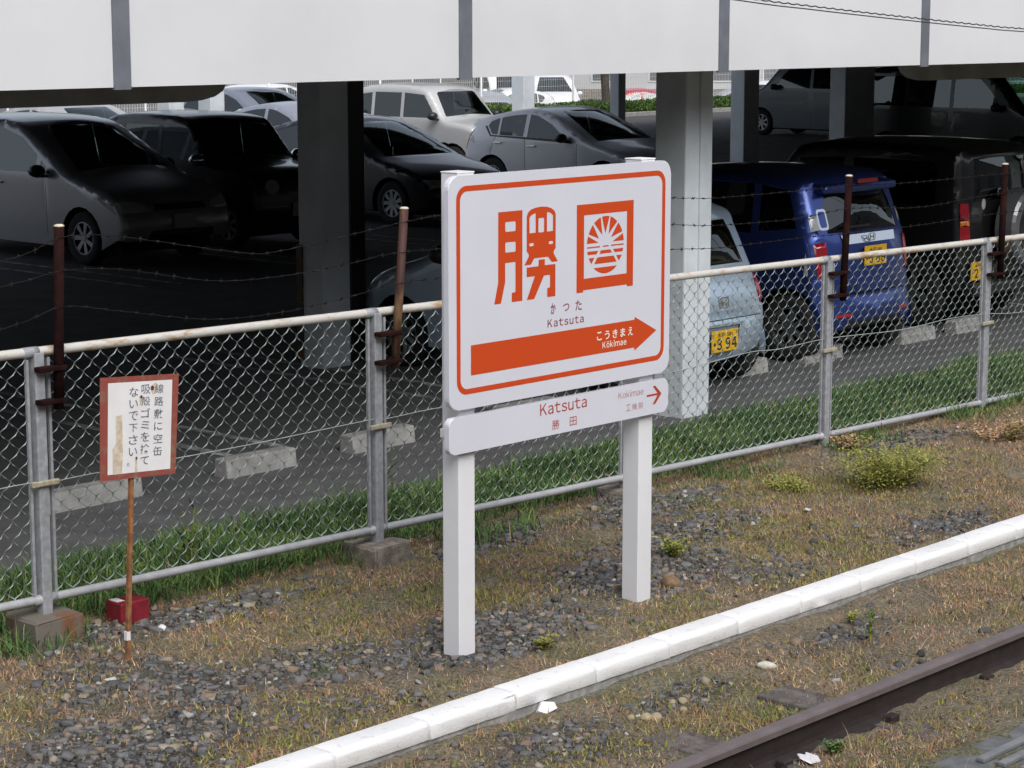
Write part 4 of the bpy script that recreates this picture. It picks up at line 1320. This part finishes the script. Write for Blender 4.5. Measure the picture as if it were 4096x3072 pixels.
def windshield(sh, b0, b1, h0, h1, m, off=-.004):
    q0, q1 = sh.q_b(b0), sh.q_b(b1)
    return ('windshield', [(q0, -h0), (q0 + .02, -h0 - .01), (q1 - .03, -h1), (q1, -h1 + .05), (q1, h1 - .05), (q1 - .03, h1), (q0 + .02, h0 + .01), (q0, h0)], m, off)
def rear_poly(sh, part, pts, m, off):          # pts (y, z) on the tail
    return (part, [(sh.q_rear(z), y) for y, z in pts], m, off)
def front_poly(sh, part, pts, m, off):
    return (part, [(sh.q_front(z), y) for y, z in pts], m, off)
def mirrored(f, sh, part, pts, m, off):
    return [f(sh, part, pts, m, off), f(sh, part, [(-y, z) for y, z in pts], m, off)]
def seam(b0, z0, b1, z1, w_=.009):
    return ('door_seam', [(b0 - w_ / 2, z0), (b0 + w_ / 2, z0), (b1 + w_ / 2, z1), (b1 - w_ / 2, z1)], M['trim'], -.003)
def handle(sh, t, b0, z0, m):
    for sg in (-1, 1):
        x = sg * sh.hw(b0, z0)
        box('door_handle', min(x, x + sg * .03), max(x, x + sg * .03), b0 - sh.L / 2 - .085, b0 - sh.L / 2 + .085, z0 - .014, z0 + .014, m, t, bev=.008)

G, GD, GB = M['glass'], M['glass_dark'], M['glass_black']
UP, DN = 0.0, math.pi          # heading: front towards the railway / rear towards the railway

def mpv_shape(h=1.0):
    return Shape(4.55, 1.72, [(.05, .27), (0, .42), (.02, .60), (.10, .76), (.28, .87), (.75, 1.0), (1.0, 1.07), (1.25, 1.21), (1.85, 1.53 * h), (2.2, 1.65 * h), (2.9, 1.69 * h), (3.7, 1.67 * h), (4.2, 1.61 * h), (4.38, 1.52 * h), (4.46, 1.3), (4.53, 1.0), (4.55, .6), (4.50, .28)], 1.0, .22, ((.85, .315), (3.5, .315)))
sh = mpv_shape()
side = [('window', [(1.42, 1.05), (1.62, 1.19), (1.66, 1.04)], G, -.004),
        ('window', [(1.72, 1.04), (1.72, 1.25), (2.05, 1.44), (2.5, 1.555), (2.62, 1.565), (2.62, 1.035)], G, -.004),
        ('window', [(2.70, 1.035), (2.70, 1.57), (3.55, 1.57), (3.55, 1.05)], GB, -.004), ('window', [(3.63, 1.06), (3.63, 1.565), (4.0, 1.54), (4.18, 1.2)], GB, -.004),
        ('headlight', [(.16, .72), (.5, .86), (.55, .80), (.25, .62)], M['lampclear'], .004), seam(1.5, .32, 1.52, 1.03), seam(2.66, .3, 2.66, 1.03), seam(3.3, .75, 3.55, 1.03)]
strip = [windshield(sh, 1.08, 2.02, .66, .52, G)] + mirrored(front_poly, sh, 'headlight', [(.45, .66), (.84, .70), (.84, .84), (.55, .77)], M['lampclear'], .005)
strip += [front_poly(sh, 'grille', [(-.42, .66), (.42, .66), (.40, .74), (-.40, .74)], M['trim'], -.006), front_poly(sh, 'air_intake', [(-.55, .30), (.55, .30), (.5, .42), (-.5, .42)], M['trim'], -.01)]
t, _ = make_car('minivan', sh, (16.35, 20.0 + sh.L / 2, 0), UP, 'silver minivan at far left facing the railway, deep in shade', paint('silver_van', (.40, .40, .43), .35), side, strip, mirror=(1.5, 1.07, M['trim']), plates=[(True, 0, .53, 'platewht', None, None)])
handle(sh, t, 2.45, .90, M['chrome']); handle(sh, t, 2.87, .91, M['chrome'])
tube('aerial', [(-.2, 1.6, 1.66), (-.2, 1.72, 1.82)], .006, M['trim'], t, 5)

def boxy(L=3.4, W=1.475, H=1.66):
    return Shape(L, W, [(.04, .27), (0, .45), (.02, .72), (.07, .92), (.2, 1.0), (.6, 1.05), (.78, 1.09), (.9, 1.22), (1.18, H - .12), (1.35, H - .04), (1.8, H), (2.7, H), (3.1, H - .05), (3.22, H - .14), (3.3, 1.25), (3.37, .95), (3.4, .5), (3.36, .27)], 1.03, .13, ((.62, .30), (2.98, .30)), r_edge=.08)
sh = boxy()
sw_box = [('window', [(.98, 1.08), (1.25, 1.47), (1.86, 1.50), (1.86, 1.08)], G, -.004), ('window', [(1.94, 1.08), (1.94, 1.50), (2.62, 1.50), (2.62, 1.08)], GD, -.004), ('window', [(2.70, 1.10), (2.70, 1.49), (2.95, 1.46), (3.08, 1.15)], GB, -.004), seam(1.90, .3, 1.90, 1.07), seam(1.0, .32, .97, 1.07)]
strip = [windshield(sh, .84, 1.22, .60, .54, G)]
for sg in (-1, 1):
    strip.append(front_poly(sh, 'headlight', [(sg * .46 + .105 * math.cos(a), .80 + .095 * math.sin(a)) for a in [k * math.pi / 6 for k in range(12)]], M['lampclear'], .006))
strip.append(front_poly(sh, 'grille', [(-.28, .72), (.28, .72), (.28, .85), (-.28, .85)], M['trim'], -.006))
make_car('boxy_car', sh, (18.55, 20.4 + sh.L / 2, 0), UP, 'black boxy small car with round headlights beside the silver minivan', paint('black', (.012, .012, .013), .1), sw_box, strip, mirror=(.98, 1.10, M['chrome']), plates=[(True, 0, .5, 'platewht', None, None)])

def sporty(L, W, H, prof):
    return Shape(L, W, prof, .93, .30, ((.86, .31), (L - .78, .31)))
sedan_prof = [(.05, .22), (0, .40), (.03, .58), (.14, .70), (.5, .82), (.95, .92), (1.15, .98), (1.5, 1.16), (2.0, 1.38), (2.4, 1.46), (2.9, 1.45), (3.5, 1.33), (4.0, 1.15), (4.28, 1.02), (4.38, .85), (4.4, .55), (4.34, .25)]
sh = sporty(4.4, 1.745, 1.46, sedan_prof)
side = [('window', [(1.55, .97), (2.0, 1.22), (2.35, 1.33), (2.52, 1.345), (2.52, .97)], G, -.004), ('window', [(2.6, .97), (2.6, 1.345), (3.1, 1.31), (3.5, 1.18), (3.62, 1.02)], GD, -.004), seam(2.56, .3, 2.56, .96), seam(1.45, .3, 1.42, .93)]
strip = [windshield(sh, 1.12, 2.1, .66, .52, G)] + mirrored(front_poly, sh, 'headlight', [(.45, .58), (.85, .60), (.85, .74), (.6, .68)], M['lampclear'], .005) + [front_poly(sh, 'air_intake', [(-.6, .3), (.6, .3), (.5, .45), (-.5, .45)], M['trim'], -.01)]
make_car('sedan', sh, (22.3, 20.9 + sh.L / 2, 0), UP, 'dark charcoal low car with sloping windscreen right of the dark column', paint('charcoal', (.035, .034, .042), .4), side, strip, mirror=(1.62, .98, M['trim']), spokes=9)

hatch_prof = [(.05, .22), (0, .40), (.04, .58), (.15, .70), (.45, .82), (.9, .93), (1.1, .99), (1.45, 1.17), (1.95, 1.39), (2.3, 1.455), (2.75, 1.44), (3.3, 1.35), (3.66, 1.27), (3.76, 1.24), (3.74, 1.18), (3.86, .98), (3.95, .80), (3.99, .50), (3.93, .25)]
sh = sporty(4.0, 1.695, 1.455, hatch_prof)
wins = [('window', [(1.62, .965), (2.0, 1.20), (2.3, 1.315), (2.46, 1.33), (2.46, .975)], G, -.004), ('window', [(2.54, .98), (2.54, 1.33), (2.9, 1.305), (3.06, 1.27), (3.06, .99)], GD, -.004), ('window', [(3.10, .995), (3.10, 1.265), (3.28, 1.20), (3.33, 1.13), (3.22, 1.0)], GB, -.004)]
side = wins + [('window_trim', [(1.50, .91), (1.58, .962), (3.24, .985), (3.36, 1.13), (3.40, 1.12), (3.26, .965)], M['trim'], .002), ('taillight', [(3.60, .84), (3.74, .90), (3.80, 1.06), (3.70, 1.10)], M['lampclear'], .005), seam(2.50, .28, 2.50, .97), seam(1.42, .3, 1.40, .90), seam(3.26, .68, 3.14, .97)]
strip = [windshield(sh, 1.10, 2.05, .66, .52, G)] + mirrored(rear_poly, sh, 'taillight', [(.55, .82), (.84, .78), (.84, 1.12), (.68, 1.08)], M['lampred'], .006) + [rear_poly(sh, 'rear_window', [(-.55, 1.0), (.55, 1.0), (.5, 1.16), (-.5, 1.16)], GD, -.004)] \
    + mirrored(front_poly, sh, 'headlight', [(.5, .58), (.84, .60), (.84, .76), (.62, .70)], M['lampclear'], .005)
t, _ = make_car('hatchback', sh, (27.1, 21.1 + sh.L / 2, 0), UP, 'silver hatchback with chrome door handles seen above the station sign', paint('silver', (.72, .73, .76), .2), side, strip, mirror=(1.62, .99, M['trim']))
handle(sh, t, 2.35, .84, M['chrome']); handle(sh, t, 3.08, .87, M['chrome'])

sh = boxy(3.4, 1.475, 1.68)
side = [('window', [(.98, 1.08), (1.25, 1.48), (1.86, 1.52), (1.86, 1.08)], G, -.004), ('window', [(1.94, 1.08), (1.94, 1.52), (2.62, 1.52), (2.62, 1.08)], GB, -.004), ('window', [(2.70, 1.10), (2.70, 1.51), (2.95, 1.48), (3.08, 1.15)], GB, -.004), seam(1.90, .3, 1.90, 1.07)]
strip = [windshield(sh, .84, 1.22, .60, .54, G)] + mirrored(front_poly, sh, 'headlight', [(.45, .70), (.7, .70), (.7, .9), (.45, .88)], M['lampclear'], .005)
make_car('boxy_car', sh, (29.2, 26.7 + sh.L / 2, 0), UP, 'white boxy small wagon with black window frames behind the dark sedan', paint('white_wagon', (.48, .48, .47), .1), side, strip, mirror=(.98, 1.12, M['trim']), cat='car')

sh = sporty(4.4, 1.745, 1.46, sedan_prof)
side = [('window', [(1.55, .97), (2.0, 1.22), (2.35, 1.33), (2.52, 1.345), (2.52, .97)], G, -.004), ('window', [(2.6, .97), (2.6, 1.345), (3.1, 1.31), (3.5, 1.18), (3.62, 1.02)], GD, -.004)]
strip = [windshield(sh, 1.12, 2.1, .66, .52, G)]
make_car('sedan', sh, (30.3, 32.4 + sh.L / 2, 0), UP, 'blue-grey sedan with a white mirror between the far columns at left', paint('bluegrey', (.23, .25, .30), .4), side, strip, mirror=(1.6, .98, M['fencewhite']))
strip = [windshield(sh, 1.12, 2.1, .66, .52, G)]
make_car('sedan', sh, (25.6, 25.6 + sh.L / 2, 0), UP, 'silver-blue sedan mostly hidden between the black boxy car and the dark column', paint('silverblue', (.34, .36, .42), .4), side, strip, mirror=(1.6, .98, M['chrome']))
make_car('sedan', sh, (22.6, 28.1 + sh.L / 2, 0), UP, 'pale grey sedan of which only the roof shows behind the silver minivan', paint('palegrey', (.45, .45, .45), .3), side, strip, mirror=(1.6, .98, M['trim']))

# cars backed up to the fence
round_prof = [(.04, .24), (0, .42), (.03, .62), (.15, .76), (.5, .88), (.75, .95), (.95, 1.08), (1.35, 1.36), (1.65, 1.45), (2.1, 1.475), (2.7, 1.46), (2.98, 1.42), (3.08, 1.36), (3.12, 1.28), (3.19, 1.10), (3.26, .92), (3.36, .80), (3.40, .55), (3.39, .36), (3.34, .25)]
sh = Shape(3.4, 1.475, round_prof, .92, .22, ((.62, .275), (2.95, .275)), r_edge=.10, crown=(.04, .12))
side = [('window', [(1.15, .98), (1.5, 1.28), (1.9, 1.32), (1.9, .97)], GD, -.004), ('window', [(1.98, .97), (1.98, 1.32), (2.5, 1.31), (2.75, 1.2), (2.8, 1.0)], GD, -.004),
        ('taillight', [(3.02, .70), (3.22, .68), (3.20, .84), (3.06, 1.0), (2.98, .98)], M['lampred'], .005)]
strip = [windshield(sh, .78, 1.4, .58, .48, G), rear_poly(sh, 'rear_window', [(-.53, .985), (.53, .985), (.50, 1.22), (.46, 1.315), (-.46, 1.315), (-.50, 1.22)], GB, -.004)] \
    + mirrored(rear_poly, sh, 'taillight', [(.60, .66), (.73, .66), (.73, .98), (.66, .98), (.585, .86)], M['lampred'], .006) \
    + [rear_poly(sh, 'tailgate_seam', [(-.60, .558), (.60, .558), (.60, .566), (-.60, .566)], M['trim'], -.002), rear_poly(sh, 'plate_recess', [(-.22, .31), (.34, .31), (.34, .52), (-.22, .52)], paint('pale_blue_dark', (.20, .26, .33), .3), -.012)] \
    + mirrored(rear_poly, sh, 'badge', [(.40, .70), (.50, .70), (.50, .715), (.40, .715)], M['chrome'], .004)
t, _ = make_car('hatchback', sh, (13.36, 9.95 + sh.L / 2, 0), DN, 'pale blue small hatchback backed up to the fence behind the thick column', paint('pale_blue', (.52, .64, .76), .45), side, strip, mirror=(1.2, .98, M['trim']), plates=[(False, -.02, .415, 'plateyel', '水戸 581', '・3 94')])
def emblem(sh, t, z0, w_, h_, x0=0.0):
    q = sh.q_rear(z0)
    p = sh.strip(q, x0)
    y = p[1] + .008
    e = flat_poly('emblem', [rrect(p[0] - w_, z0 - h_, p[0] + w_, z0 + h_, .4 * w_, 4)], [rrect(p[0] - w_ * .8, z0 - h_ * .8, p[0] + w_ * .8, z0 + h_ * .8, .3 * w_, 4)], lambda u, v: (u, y, v), M['chrome'], t)
    flat_poly('emblem_bar', [[(p[0] - w_ * .55, z0 - h_ * .6), (p[0] - w_ * .28, z0 - h_ * .6), (p[0] - w_ * .28, z0 - h_ * .1), (p[0] + w_ * .28, z0 - h_ * .1), (p[0] + w_ * .28, z0 - h_ * .6), (p[0] + w_ * .55, z0 - h_ * .6),
              (p[0] + w_ * .62, z0 + h_ * .6), (p[0] + w_ * .34, z0 + h_ * .6), (p[0] + w_ * .28, z0 + h_ * .2), (p[0] - w_ * .28, z0 + h_ * .2), (p[0] - w_ * .34, z0 + h_ * .6), (p[0] - w_ * .62, z0 + h_ * .6)]], [], lambda u, v: (u, y + .001, v), M['chrome'], e)
emblem(sh, t, .70, .06, .045)

tall_prof = [(.04, .24), (0, .45), (.02, .72), (.08, .90), (.3, .99), (.55, 1.05), (.75, 1.15), (1.2, 1.47), (1.5, 1.56), (2.1, 1.60), (2.8, 1.59), (3.08, 1.56), (3.15, 1.50), (3.18, 1.41), (3.28, 1.14), (3.33, 1.02), (3.37, .80), (3.38, .55), (3.42, .42), (3.41, .30), (3.35, .21)]
sh = Shape(3.4, 1.45, tall_prof, 1.0, .12, ((.60, .285), (2.98, .285)), r_edge=.085, crown=(.03, .10))
bluep = paint('royal_blue', (.055, .095, .36), .8)
side = [('window', [(1.0, 1.06), (1.3, 1.42), (1.85, 1.47), (1.85, 1.06)], GD, -.004), ('window', [(1.93, 1.06), (1.93, 1.47), (2.6, 1.47), (2.6, 1.06)], GB, -.004), ('window', [(2.68, 1.08), (2.68, 1.46), (2.95, 1.43), (3.05, 1.12)], GB, -.004),
        ('taillight', [(3.14, .74), (3.27, .74), (3.25, 1.04), (3.16, 1.04)], M['lampclear'], .005)]
strip = [windshield(sh, .66, 1.25, .58, .52, G), rear_poly(sh, 'rear_window', [(-.55, 1.10), (.55, 1.10), (.53, 1.33), (.47, 1.43), (-.47, 1.43), (-.53, 1.33)], GB, -.004),
         rear_poly(sh, 'tailgate_garnish', [(-.40, .985), (.40, .985), (.42, 1.065), (-.42, 1.065)], M['chrome'], .010)] \
    + mirrored(rear_poly, sh, 'taillight', [(.585, .72), (.70, .72), (.70, 1.03), (.60, 1.03)], M['lampred'], .008) \
    + mirrored(rear_poly, sh, 'side_lamp', [(.60, 1.14), (.70, 1.14), (.69, 1.27), (.625, 1.25)], M['lampclear'], .006) \
    + mirrored(rear_poly, sh, 'reflector', [(.38, .385), (.58, .385), (.58, .415), (.38, .415)], M['lampred'], .004) \
    + [rear_poly(sh, 'tailgate_seam', [(-.58, .565), (.58, .565), (.58, .574), (-.58, .574)], M['trim'], -.002), rear_poly(sh, 'lower_grille', [(-.45, .26), (.45, .26), (.45, .33), (-.45, .33)], M['trim'], -.006)]
t, _ = make_car('tall_wagon', sh, (15.68, 10.1 + sh.L / 2, 0), DN, 'royal blue tall small wagon with roof spoiler backed up to the fence', bluep, side, strip, mirror=(1.05, 1.08, bluep), plates=[(False, 0, .875, 'plateyel', '水戸 581', '・6 88')])
bm = bmesh.new()
box_into(bm, -.54, .54, 3.02 - 1.7, 3.27 - 1.7, 1.485, 1.555, .025)
for v in bm.verts:
    k_ = (v.co.x / .54) ** 2
    v.co.z -= .07 * k_
    if v.co.y > 1.45: v.co.z -= .02; v.co.y -= .05 * k_
link('spoiler', bm_done(bm, 'spoiler'), bluep, t)
box('brake_light', -.15, .15, 3.2705 - 1.7, 3.279 - 1.7, 1.478, 1.512, M['lampred'], t)
box('wiper', -.02, .34, 3.285 - 1.7, 3.305 - 1.7, 1.115, 1.13, M['trim'], t)
emblem(sh, t, 1.025, .055, .032)
chr_b = flat_poly('lamp_bezel', [rrect(-.72, 1.12, -.58, 1.29, .03, 3)], [rrect(-.70, 1.14, -.60, 1.27, .02, 3)], lambda u, v: (-u, 3.272 - 1.7 - .30 * (v - 1.205), v), M['chrome'], t)

jeep_prof = [(.05, .35), (0, .5), (.0, .8), (.05, .98), (.25, 1.04), (.95, 1.08), (1.05, 1.15), (1.3, 1.56), (1.45, 1.68), (1.9, 1.72), (2.9, 1.71), (3.18, 1.68), (3.26, 1.62), (3.29, 1.3), (3.31, 1.0), (3.33, .7), (3.34, .5), (3.30, .35)]
sh = Shape(3.35, 1.475, jeep_prof, 1.08, .07, ((.6, .34), (2.75, .34)), r_edge=.07, crown=(.02, .05), sill=.33)
side = [('window', [(1.35, 1.14), (1.5, 1.52), (2.0, 1.55), (2.0, 1.14)], GD, -.004), ('window', [(2.1, 1.14), (2.1, 1.55), (3.0, 1.54), (3.0, 1.14)], GB, -.004)]
strip = [windshield(sh, 1.12, 1.36, .6, .56, G), rear_poly(sh, 'rear_window', [(-.52, 1.18), (.52, 1.18), (.50, 1.57), (-.50, 1.57)], GB, -.004)] + mirrored(rear_poly, sh, 'indicator', [(.612, .96), (.715, .96), (.715, 1.01), (.614, 1.01)], M['amber'], .0125) + mirrored(rear_poly, sh, 'taillight', [(.605, .83), (.72, .83), (.715, 1.17), (.62, 1.17)], M['lampred'], .012)
blk = paint('gloss_black', (.012, .012, .013), .1)
t, _ = make_car('off_roader', sh, (18.25, 10.35 + sh.L / 2, 0), DN, 'black off-roader with a spare wheel on its back door at the right edge', blk, side, strip, mirror=(1.2, 1.15, blk), plates=[(False, -.47, .545, 'plateyel', '水戸 580', '・2 75')])
yb = 3.36 - 3.35 / 2
sp = link('spare_wheel', wheel_meshes(.33, 5)[0], M['tyre'], t, smooth=True)
sp.location = (-.08, yb + .11, .92); sp.rotation_euler = (0, 0, -math.pi / 2)
V_, F_ = [], []
tube_arrays([(-.08, yb + .02, .92), (-.08, yb + .19, .92), (-.08, yb + .215, .92), (-.08, yb + .222, .92)], [.365, .365, .34, .28], 32, V_, F_)
link('spare_wheel_cover', mesh_from(V_, F_, 'spare_wheel_cover'), paint('grey_cover', (.16, .165, .18), .3), t)
V_, F_ = [], []
tube_arrays([(-.08, yb + .2215, .92), (-.08, yb + .226, .92)], [.275, .265], 32, V_, F_)
link('cover_disc', mesh_from(V_, F_, 'cover_disc'), blk, t)
flat_poly('sticker', [[(.47 + .035 * math.cos(a), 1.16 + .05 * math.sin(a)) for a in [k * math.pi / 6 for k in range(12)]]], [], lambda u, v: (u, yb + .003, v), M['platewht'], t)
box('rear_bumper', -.70, .70, yb - .04, yb + .08, .33, .44, M['trim'], t, bev=.02)

# deeper and farther vehicles
def van_shape(H=1.95):
    return Shape(4.7, 1.72, [(.05, .28), (0, .5), (.02, .8), (.12, .98), (.4, 1.08), (.75, 1.16), (1.3, H - .18), (1.6, H - .04), (2.2, H), (4.0, H), (4.5, H - .06), (4.6, H - .2), (4.66, 1.2), (4.7, .6), (4.65, .28)], 1.12, .12, ((.85, .32), (3.75, .32)))
sh = van_shape()
sv = [('window', [(1.25, 1.18), (1.5, 1.5), (1.75, 1.72), (2.3, 1.75), (2.3, 1.18)], G, -.004), ('window', [(2.38, 1.18), (2.38, 1.76), (3.3, 1.76), (3.3, 1.18)], GD, -.004), ('window', [(3.38, 1.18), (3.38, 1.76), (4.3, 1.74), (4.42, 1.2)], GD, -.004), seam(2.34, .3, 2.34, 1.16), seam(3.34, .3, 3.34, 1.16),
      ('taillight', [(4.5, .8), (4.6, .8), (4.56, 1.25), (4.48, 1.25)], M['lampred'], .005)]
st_ = [windshield(sh, .85, 1.45, .66, .56, G), rear_poly(sh, 'rear_window', [(-.6, 1.2), (.6, 1.2), (.55, 1.72), (-.55, 1.72)], GD, -.004)] + mirrored(rear_poly, sh, 'taillight', [(.66, .75), (.82, .75), (.80, 1.2), (.68, 1.2)], M['lampred'], .006)
make_car('van', sh, (45.6, 28.5 + sh.L / 2, 0), DN, 'grey van with red tail lamp in the shade right of the pale column', paint('grey_van', (.16, .175, .20), .35), sv, st_, mirror=(1.3, 1.2, M['trim']))
make_car('van', sh, (37.6, 19.8 + sh.L / 2, 0), UP, 'dark van under the deck at the upper right edge, only its windows clear', paint('dark_van', (.022, .022, .02), .2), sv, st_, mirror=(1.3, 1.2, M['trim']))

def far(px, d):
    """a spot in the far car park, d metres out along the compass bearing px (radians from the fence line)"""
    return (math.cos(px) * d, math.sin(px) * d, -.9)
BEAR = lambda deg: math.radians(deg)
LEFTW, TOCAM = YAW - math.pi + math.pi / 2 + math.pi / 2, YAW - math.pi / 2      # front pointing left in view / towards the camera
def facing(ang):          # heading so that the car's front points along world angle ang
    return ang + math.pi / 2
mp = mpv_shape()
mside = [('window', [(1.5, 1.05), (1.75, 1.28), (2.5, 1.55), (2.62, 1.55), (2.62, 1.04)], GD, -.004), ('window', [(2.70, 1.04), (2.70, 1.56), (3.6, 1.56), (3.6, 1.05)], GD, -.004), ('window', [(3.68, 1.06), (3.68, 1.55), (4.0, 1.52), (4.18, 1.2)], GD, -.004)]
mstrip = [windshield(mp, 1.08, 2.02, .66, .52, GD), rear_poly(mp, 'rear_window', [(-.6, 1.1), (.6, 1.1), (.52, 1.5), (-.52, 1.5)], GD, -.004)] + mirrored(rear_poly, mp, 'taillight', [(.6, .85), (.84, .85), (.82, 1.05), (.62, 1.05)], M['lampred'], .006) + mirrored(front_poly, mp, 'headlight', [(.45, .66), (.84, .70), (.84, .84), (.55, .77)], M['lampclear'], .005) + [front_poly(mp, 'grille', [(-.5, .4), (.5, .4), (.5, .62), (-.5, .62)], M['trim'], -.006)]
hb = sporty(4.0, 1.695, 1.455, hatch_prof)
hstrip = [windshield(hb, 1.10, 2.05, .66, .52, GD), rear_poly(hb, 'rear_window', [(-.55, .92), (.55, .92), (.5, 1.16), (-.5, 1.16)], GD, -.004)] + mirrored(rear_poly, hb, 'taillight', [(.55, .72), (.84, .70), (.84, .90), (.68, .88)], M['lampred'], .006)
fgrp = 'cars in the sunlit lot beyond the hedge'
wht = paint('far_white', (.78, .78, .78), .05); red = paint('far_red', (.42, .028, .055), .1); slv = paint('far_silver', (.45, .46, .48), .4)
def pxbear(x): return YAW + math.atan((1106 - x) * 1.8517 / 8920)
A_LEFT, A_CAM = YAW + math.pi / 2, YAW + math.pi
for (nm, shp, sd_, st2, m_, x, d, ang, lab) in (
        ('minivan', mp, mside, mstrip, wht, 592, 70, A_CAM + math.pi - .55, 'white people carrier with a red tail lamp beyond the hedge at left'),
        ('minivan', mp, mside, mstrip, wht, 1093, 84, A_CAM + .25, 'white people carrier partly behind the left far column'),
        ('hatchback', hb, wins, hstrip, wht, 1075, 72, A_LEFT + .4, 'white hatchback low behind the hedge in front of the parked vans'),
        ('hatchback', hb, wins, hstrip, slv, 1030, 69, A_CAM + math.pi + .3, 'silver hatchback behind the hedge right of the white boxy wagon'),
        ('minivan', mp, mside, mstrip, wht, 1190, 81, A_CAM + .1, 'white car facing the camera between the two far columns'),
        ('hatchback', hb, wins, hstrip, red, 1345, 72, A_LEFT + .15, 'red hatchback behind the hedge left of the pale column'),
        ('hatchback', hb, wins, hstrip, slv, 1578, 74, A_LEFT - .2, 'silver car behind the hedge just right of the pale column'),
        ('minivan', mp, mside, mstrip, wht, 1672, 72, A_CAM - .3, 'white car at the end of the hedge by the grey van')):
    b_ = pxbear(x)
    make_car(nm, shp, (math.cos(b_) * d, math.sin(b_) * d, -.8), facing(ang), lab, m_, sd_, st2, step=.3, group=fgrp, mirror=(1.6, 1.0, m_), seats=False)

# ------------------------------------------------------------------ hedge, far fence, buildings, tree
hedge = empty('hedge', (50, 42.3, 0), label='low clipped green hedge between the two car parks', cat='hedge')
n = 110000
rr = np.random.default_rng(5)
x = rr.uniform(-22, 38, n); y = rr.uniform(-.55, .55, n); z = rr.random(n) ** .6
top = .34 + .18 * fnoise(x, y, 1.3)
z = z * top
P0 = np.stack([x, y * (1 - .25 * (z / top) ** 3), z], 1)
d1 = rr.normal(0, 1, (n, 3)); d1 /= np.linalg.norm(d1, axis=1)[:, None]
d2 = np.cross(d1, rr.normal(0, 1, (n, 3))); d2 /= np.linalg.norm(d2, axis=1)[:, None]
s_ = rr.uniform(.03, .075, (n, 1))
P = np.stack([P0 - d1 * s_, P0 + d2 * s_ * .6, P0 + d1 * s_], 1)
link('foliage', np_mesh('foliage', P.reshape(-1, 3), np.arange(n * 3).reshape(-1, 3)), mat_island('hedge_leaves', [(0, (.03, .065, .015)), (.5, (.06, .12, .025)), (.85, (.10, .17, .04)), (1, (.16, .20, .06))], .7), hedge)
V_, F_ = [], []
for k in range(150):
    xx = -22 + .4 * k
    tube_arrays([(xx, 0, -.05), (xx + .05, .05, .2), (xx + .12, .1, .36)], .012, 4, V_, F_)
link('stem', mesh_from(V_, F_, 'stem'), M['bark'], hedge)
box('bed_soil', -22, 38, -.6, .6, -.1, .06, M['conc'], hedge)
box('kerb', -22, 38, -.75, -.602, -.1, .12, M['wheelstop'], hedge, bev=.01)

ff = empty('mesh_fence', (50, 43.0, 0), label='white welded mesh fence behind the hedge', cat='fence')
for k in range(15):
    x0 = -20 + 4 * k
    tube('fence_post', [(x0, 0, -.9), (x0, 0, 1.75)], .03, M['fencewhite'], ff, 6)
    V_, F_ = [], []
    for j in range(1, 50):
        tube_arrays([(x0 + .08 * j, 0, -.1), (x0 + .08 * j, 0, 1.7)], .0035, 3, V_, F_, cap=False)
    for j in range(10):
        tube_arrays([(x0, .008, -.05 + .19 * j), (x0 + 4, .008, -.05 + .19 * j)], .0035, 3, V_, F_, cap=False)
    link('wire_panel', mesh_from(V_, F_, 'wire_panel'), M['fencewhite'], ff, kind='stuff')

def building(label, cx_, cy_, rz, wdt, dep, hgt, wins_, m):
    t = empty('building', (cx_, cy_, -.9), rz, label=label, cat='building')
    box('wall', -wdt / 2, wdt / 2, 0, dep, 0, hgt, m, t)
    box('roof', -wdt / 2 - .2, wdt / 2 + .2, -.2, dep + .2, hgt + .002, hgt + .3, M['steel_dark'], t)
    box('plinth', -wdt / 2 - .03, wdt / 2 + .03, -.06, -.002, 0, .5, M['conc'], t)
    k = -wdt / 2 + 1.2
    i = 0
    while k < wdt / 2 - wins_[1]:
        for zz in (0.9, 3.6):
            f = box('window_frame', k - .06, k + wins_[0] + .06, -.05, -.003, zz - .06, zz + wins_[2] + .06, M['fencewhite'], t)
            box('pane', k, k + wins_[0], -.07, -.0505, zz, zz + wins_[2], M['bldg_dark'], f)
        k += wins_[1]
        i += 1
    return t
bx = pxbear(1290)
building('long grey building with dark windows far beyond the parked cars', math.cos(bx) * 105, math.sin(bx) * 105, YAW - math.pi / 2, 46, 12, 7, (1.5, 2.7, 1.5), M['bldg'])
bx = pxbear(640)
building('dark grey shed far behind at left', math.cos(bx) * 100, math.sin(bx) * 100, YAW - math.pi / 2 + .1, 22, 10, 6, (1.2, 5.0, .6), mat('far_shed', (.12, .125, .12), .8, var=.1, scale=.7))
bx = pxbear(1310)
tx_, ty_ = math.cos(bx) * 66, math.sin(bx) * 66
tree = empty('tree', (tx_, ty_, -.9), label='tree with a bare grey trunk in front of the red hatchback', cat='tree')
tube('trunk', [(0, 0, -.2), (.02, 0, 1.2), (-.05, .03, 2.4), (.1, 0, 3.6), (.05, .1, 5.2)], [.17, .13, .12, .10, .05], M['bark'], tree, 9)
for a in range(6):
    tube('limb', [(0, 0, 2.9 + .3 * a), (.9 * math.cos(a * 2.1), .9 * math.sin(a * 2.1), 3.7 + .3 * a), (1.6 * math.cos(a * 2.1 + .3), 1.6 * math.sin(a * 2.1 + .3), 4.4 + .3 * a)], [.06, .04, .015], M['bark'], tree, 5)
n = 6000
c = rr.normal(0, 1, (30, 3)) * (1.1, 1.1, .8) + (0, 0, 5.2)
P0 = c[rr.integers(0, 30, n)] + rr.normal(0, .33, (n, 3))
d1 = rr.normal(0, 1, (n, 3)); d2 = rr.normal(0, 1, (n, 3))
P = np.stack([P0, P0 + d1 * .06, P0 + d2 * .06], 1)
link('crown', np_mesh('crown', P.reshape(-1, 3), np.arange(n * 3).reshape(-1, 3)), M['grass'], tree)

bpy.data.objects.remove(_to)
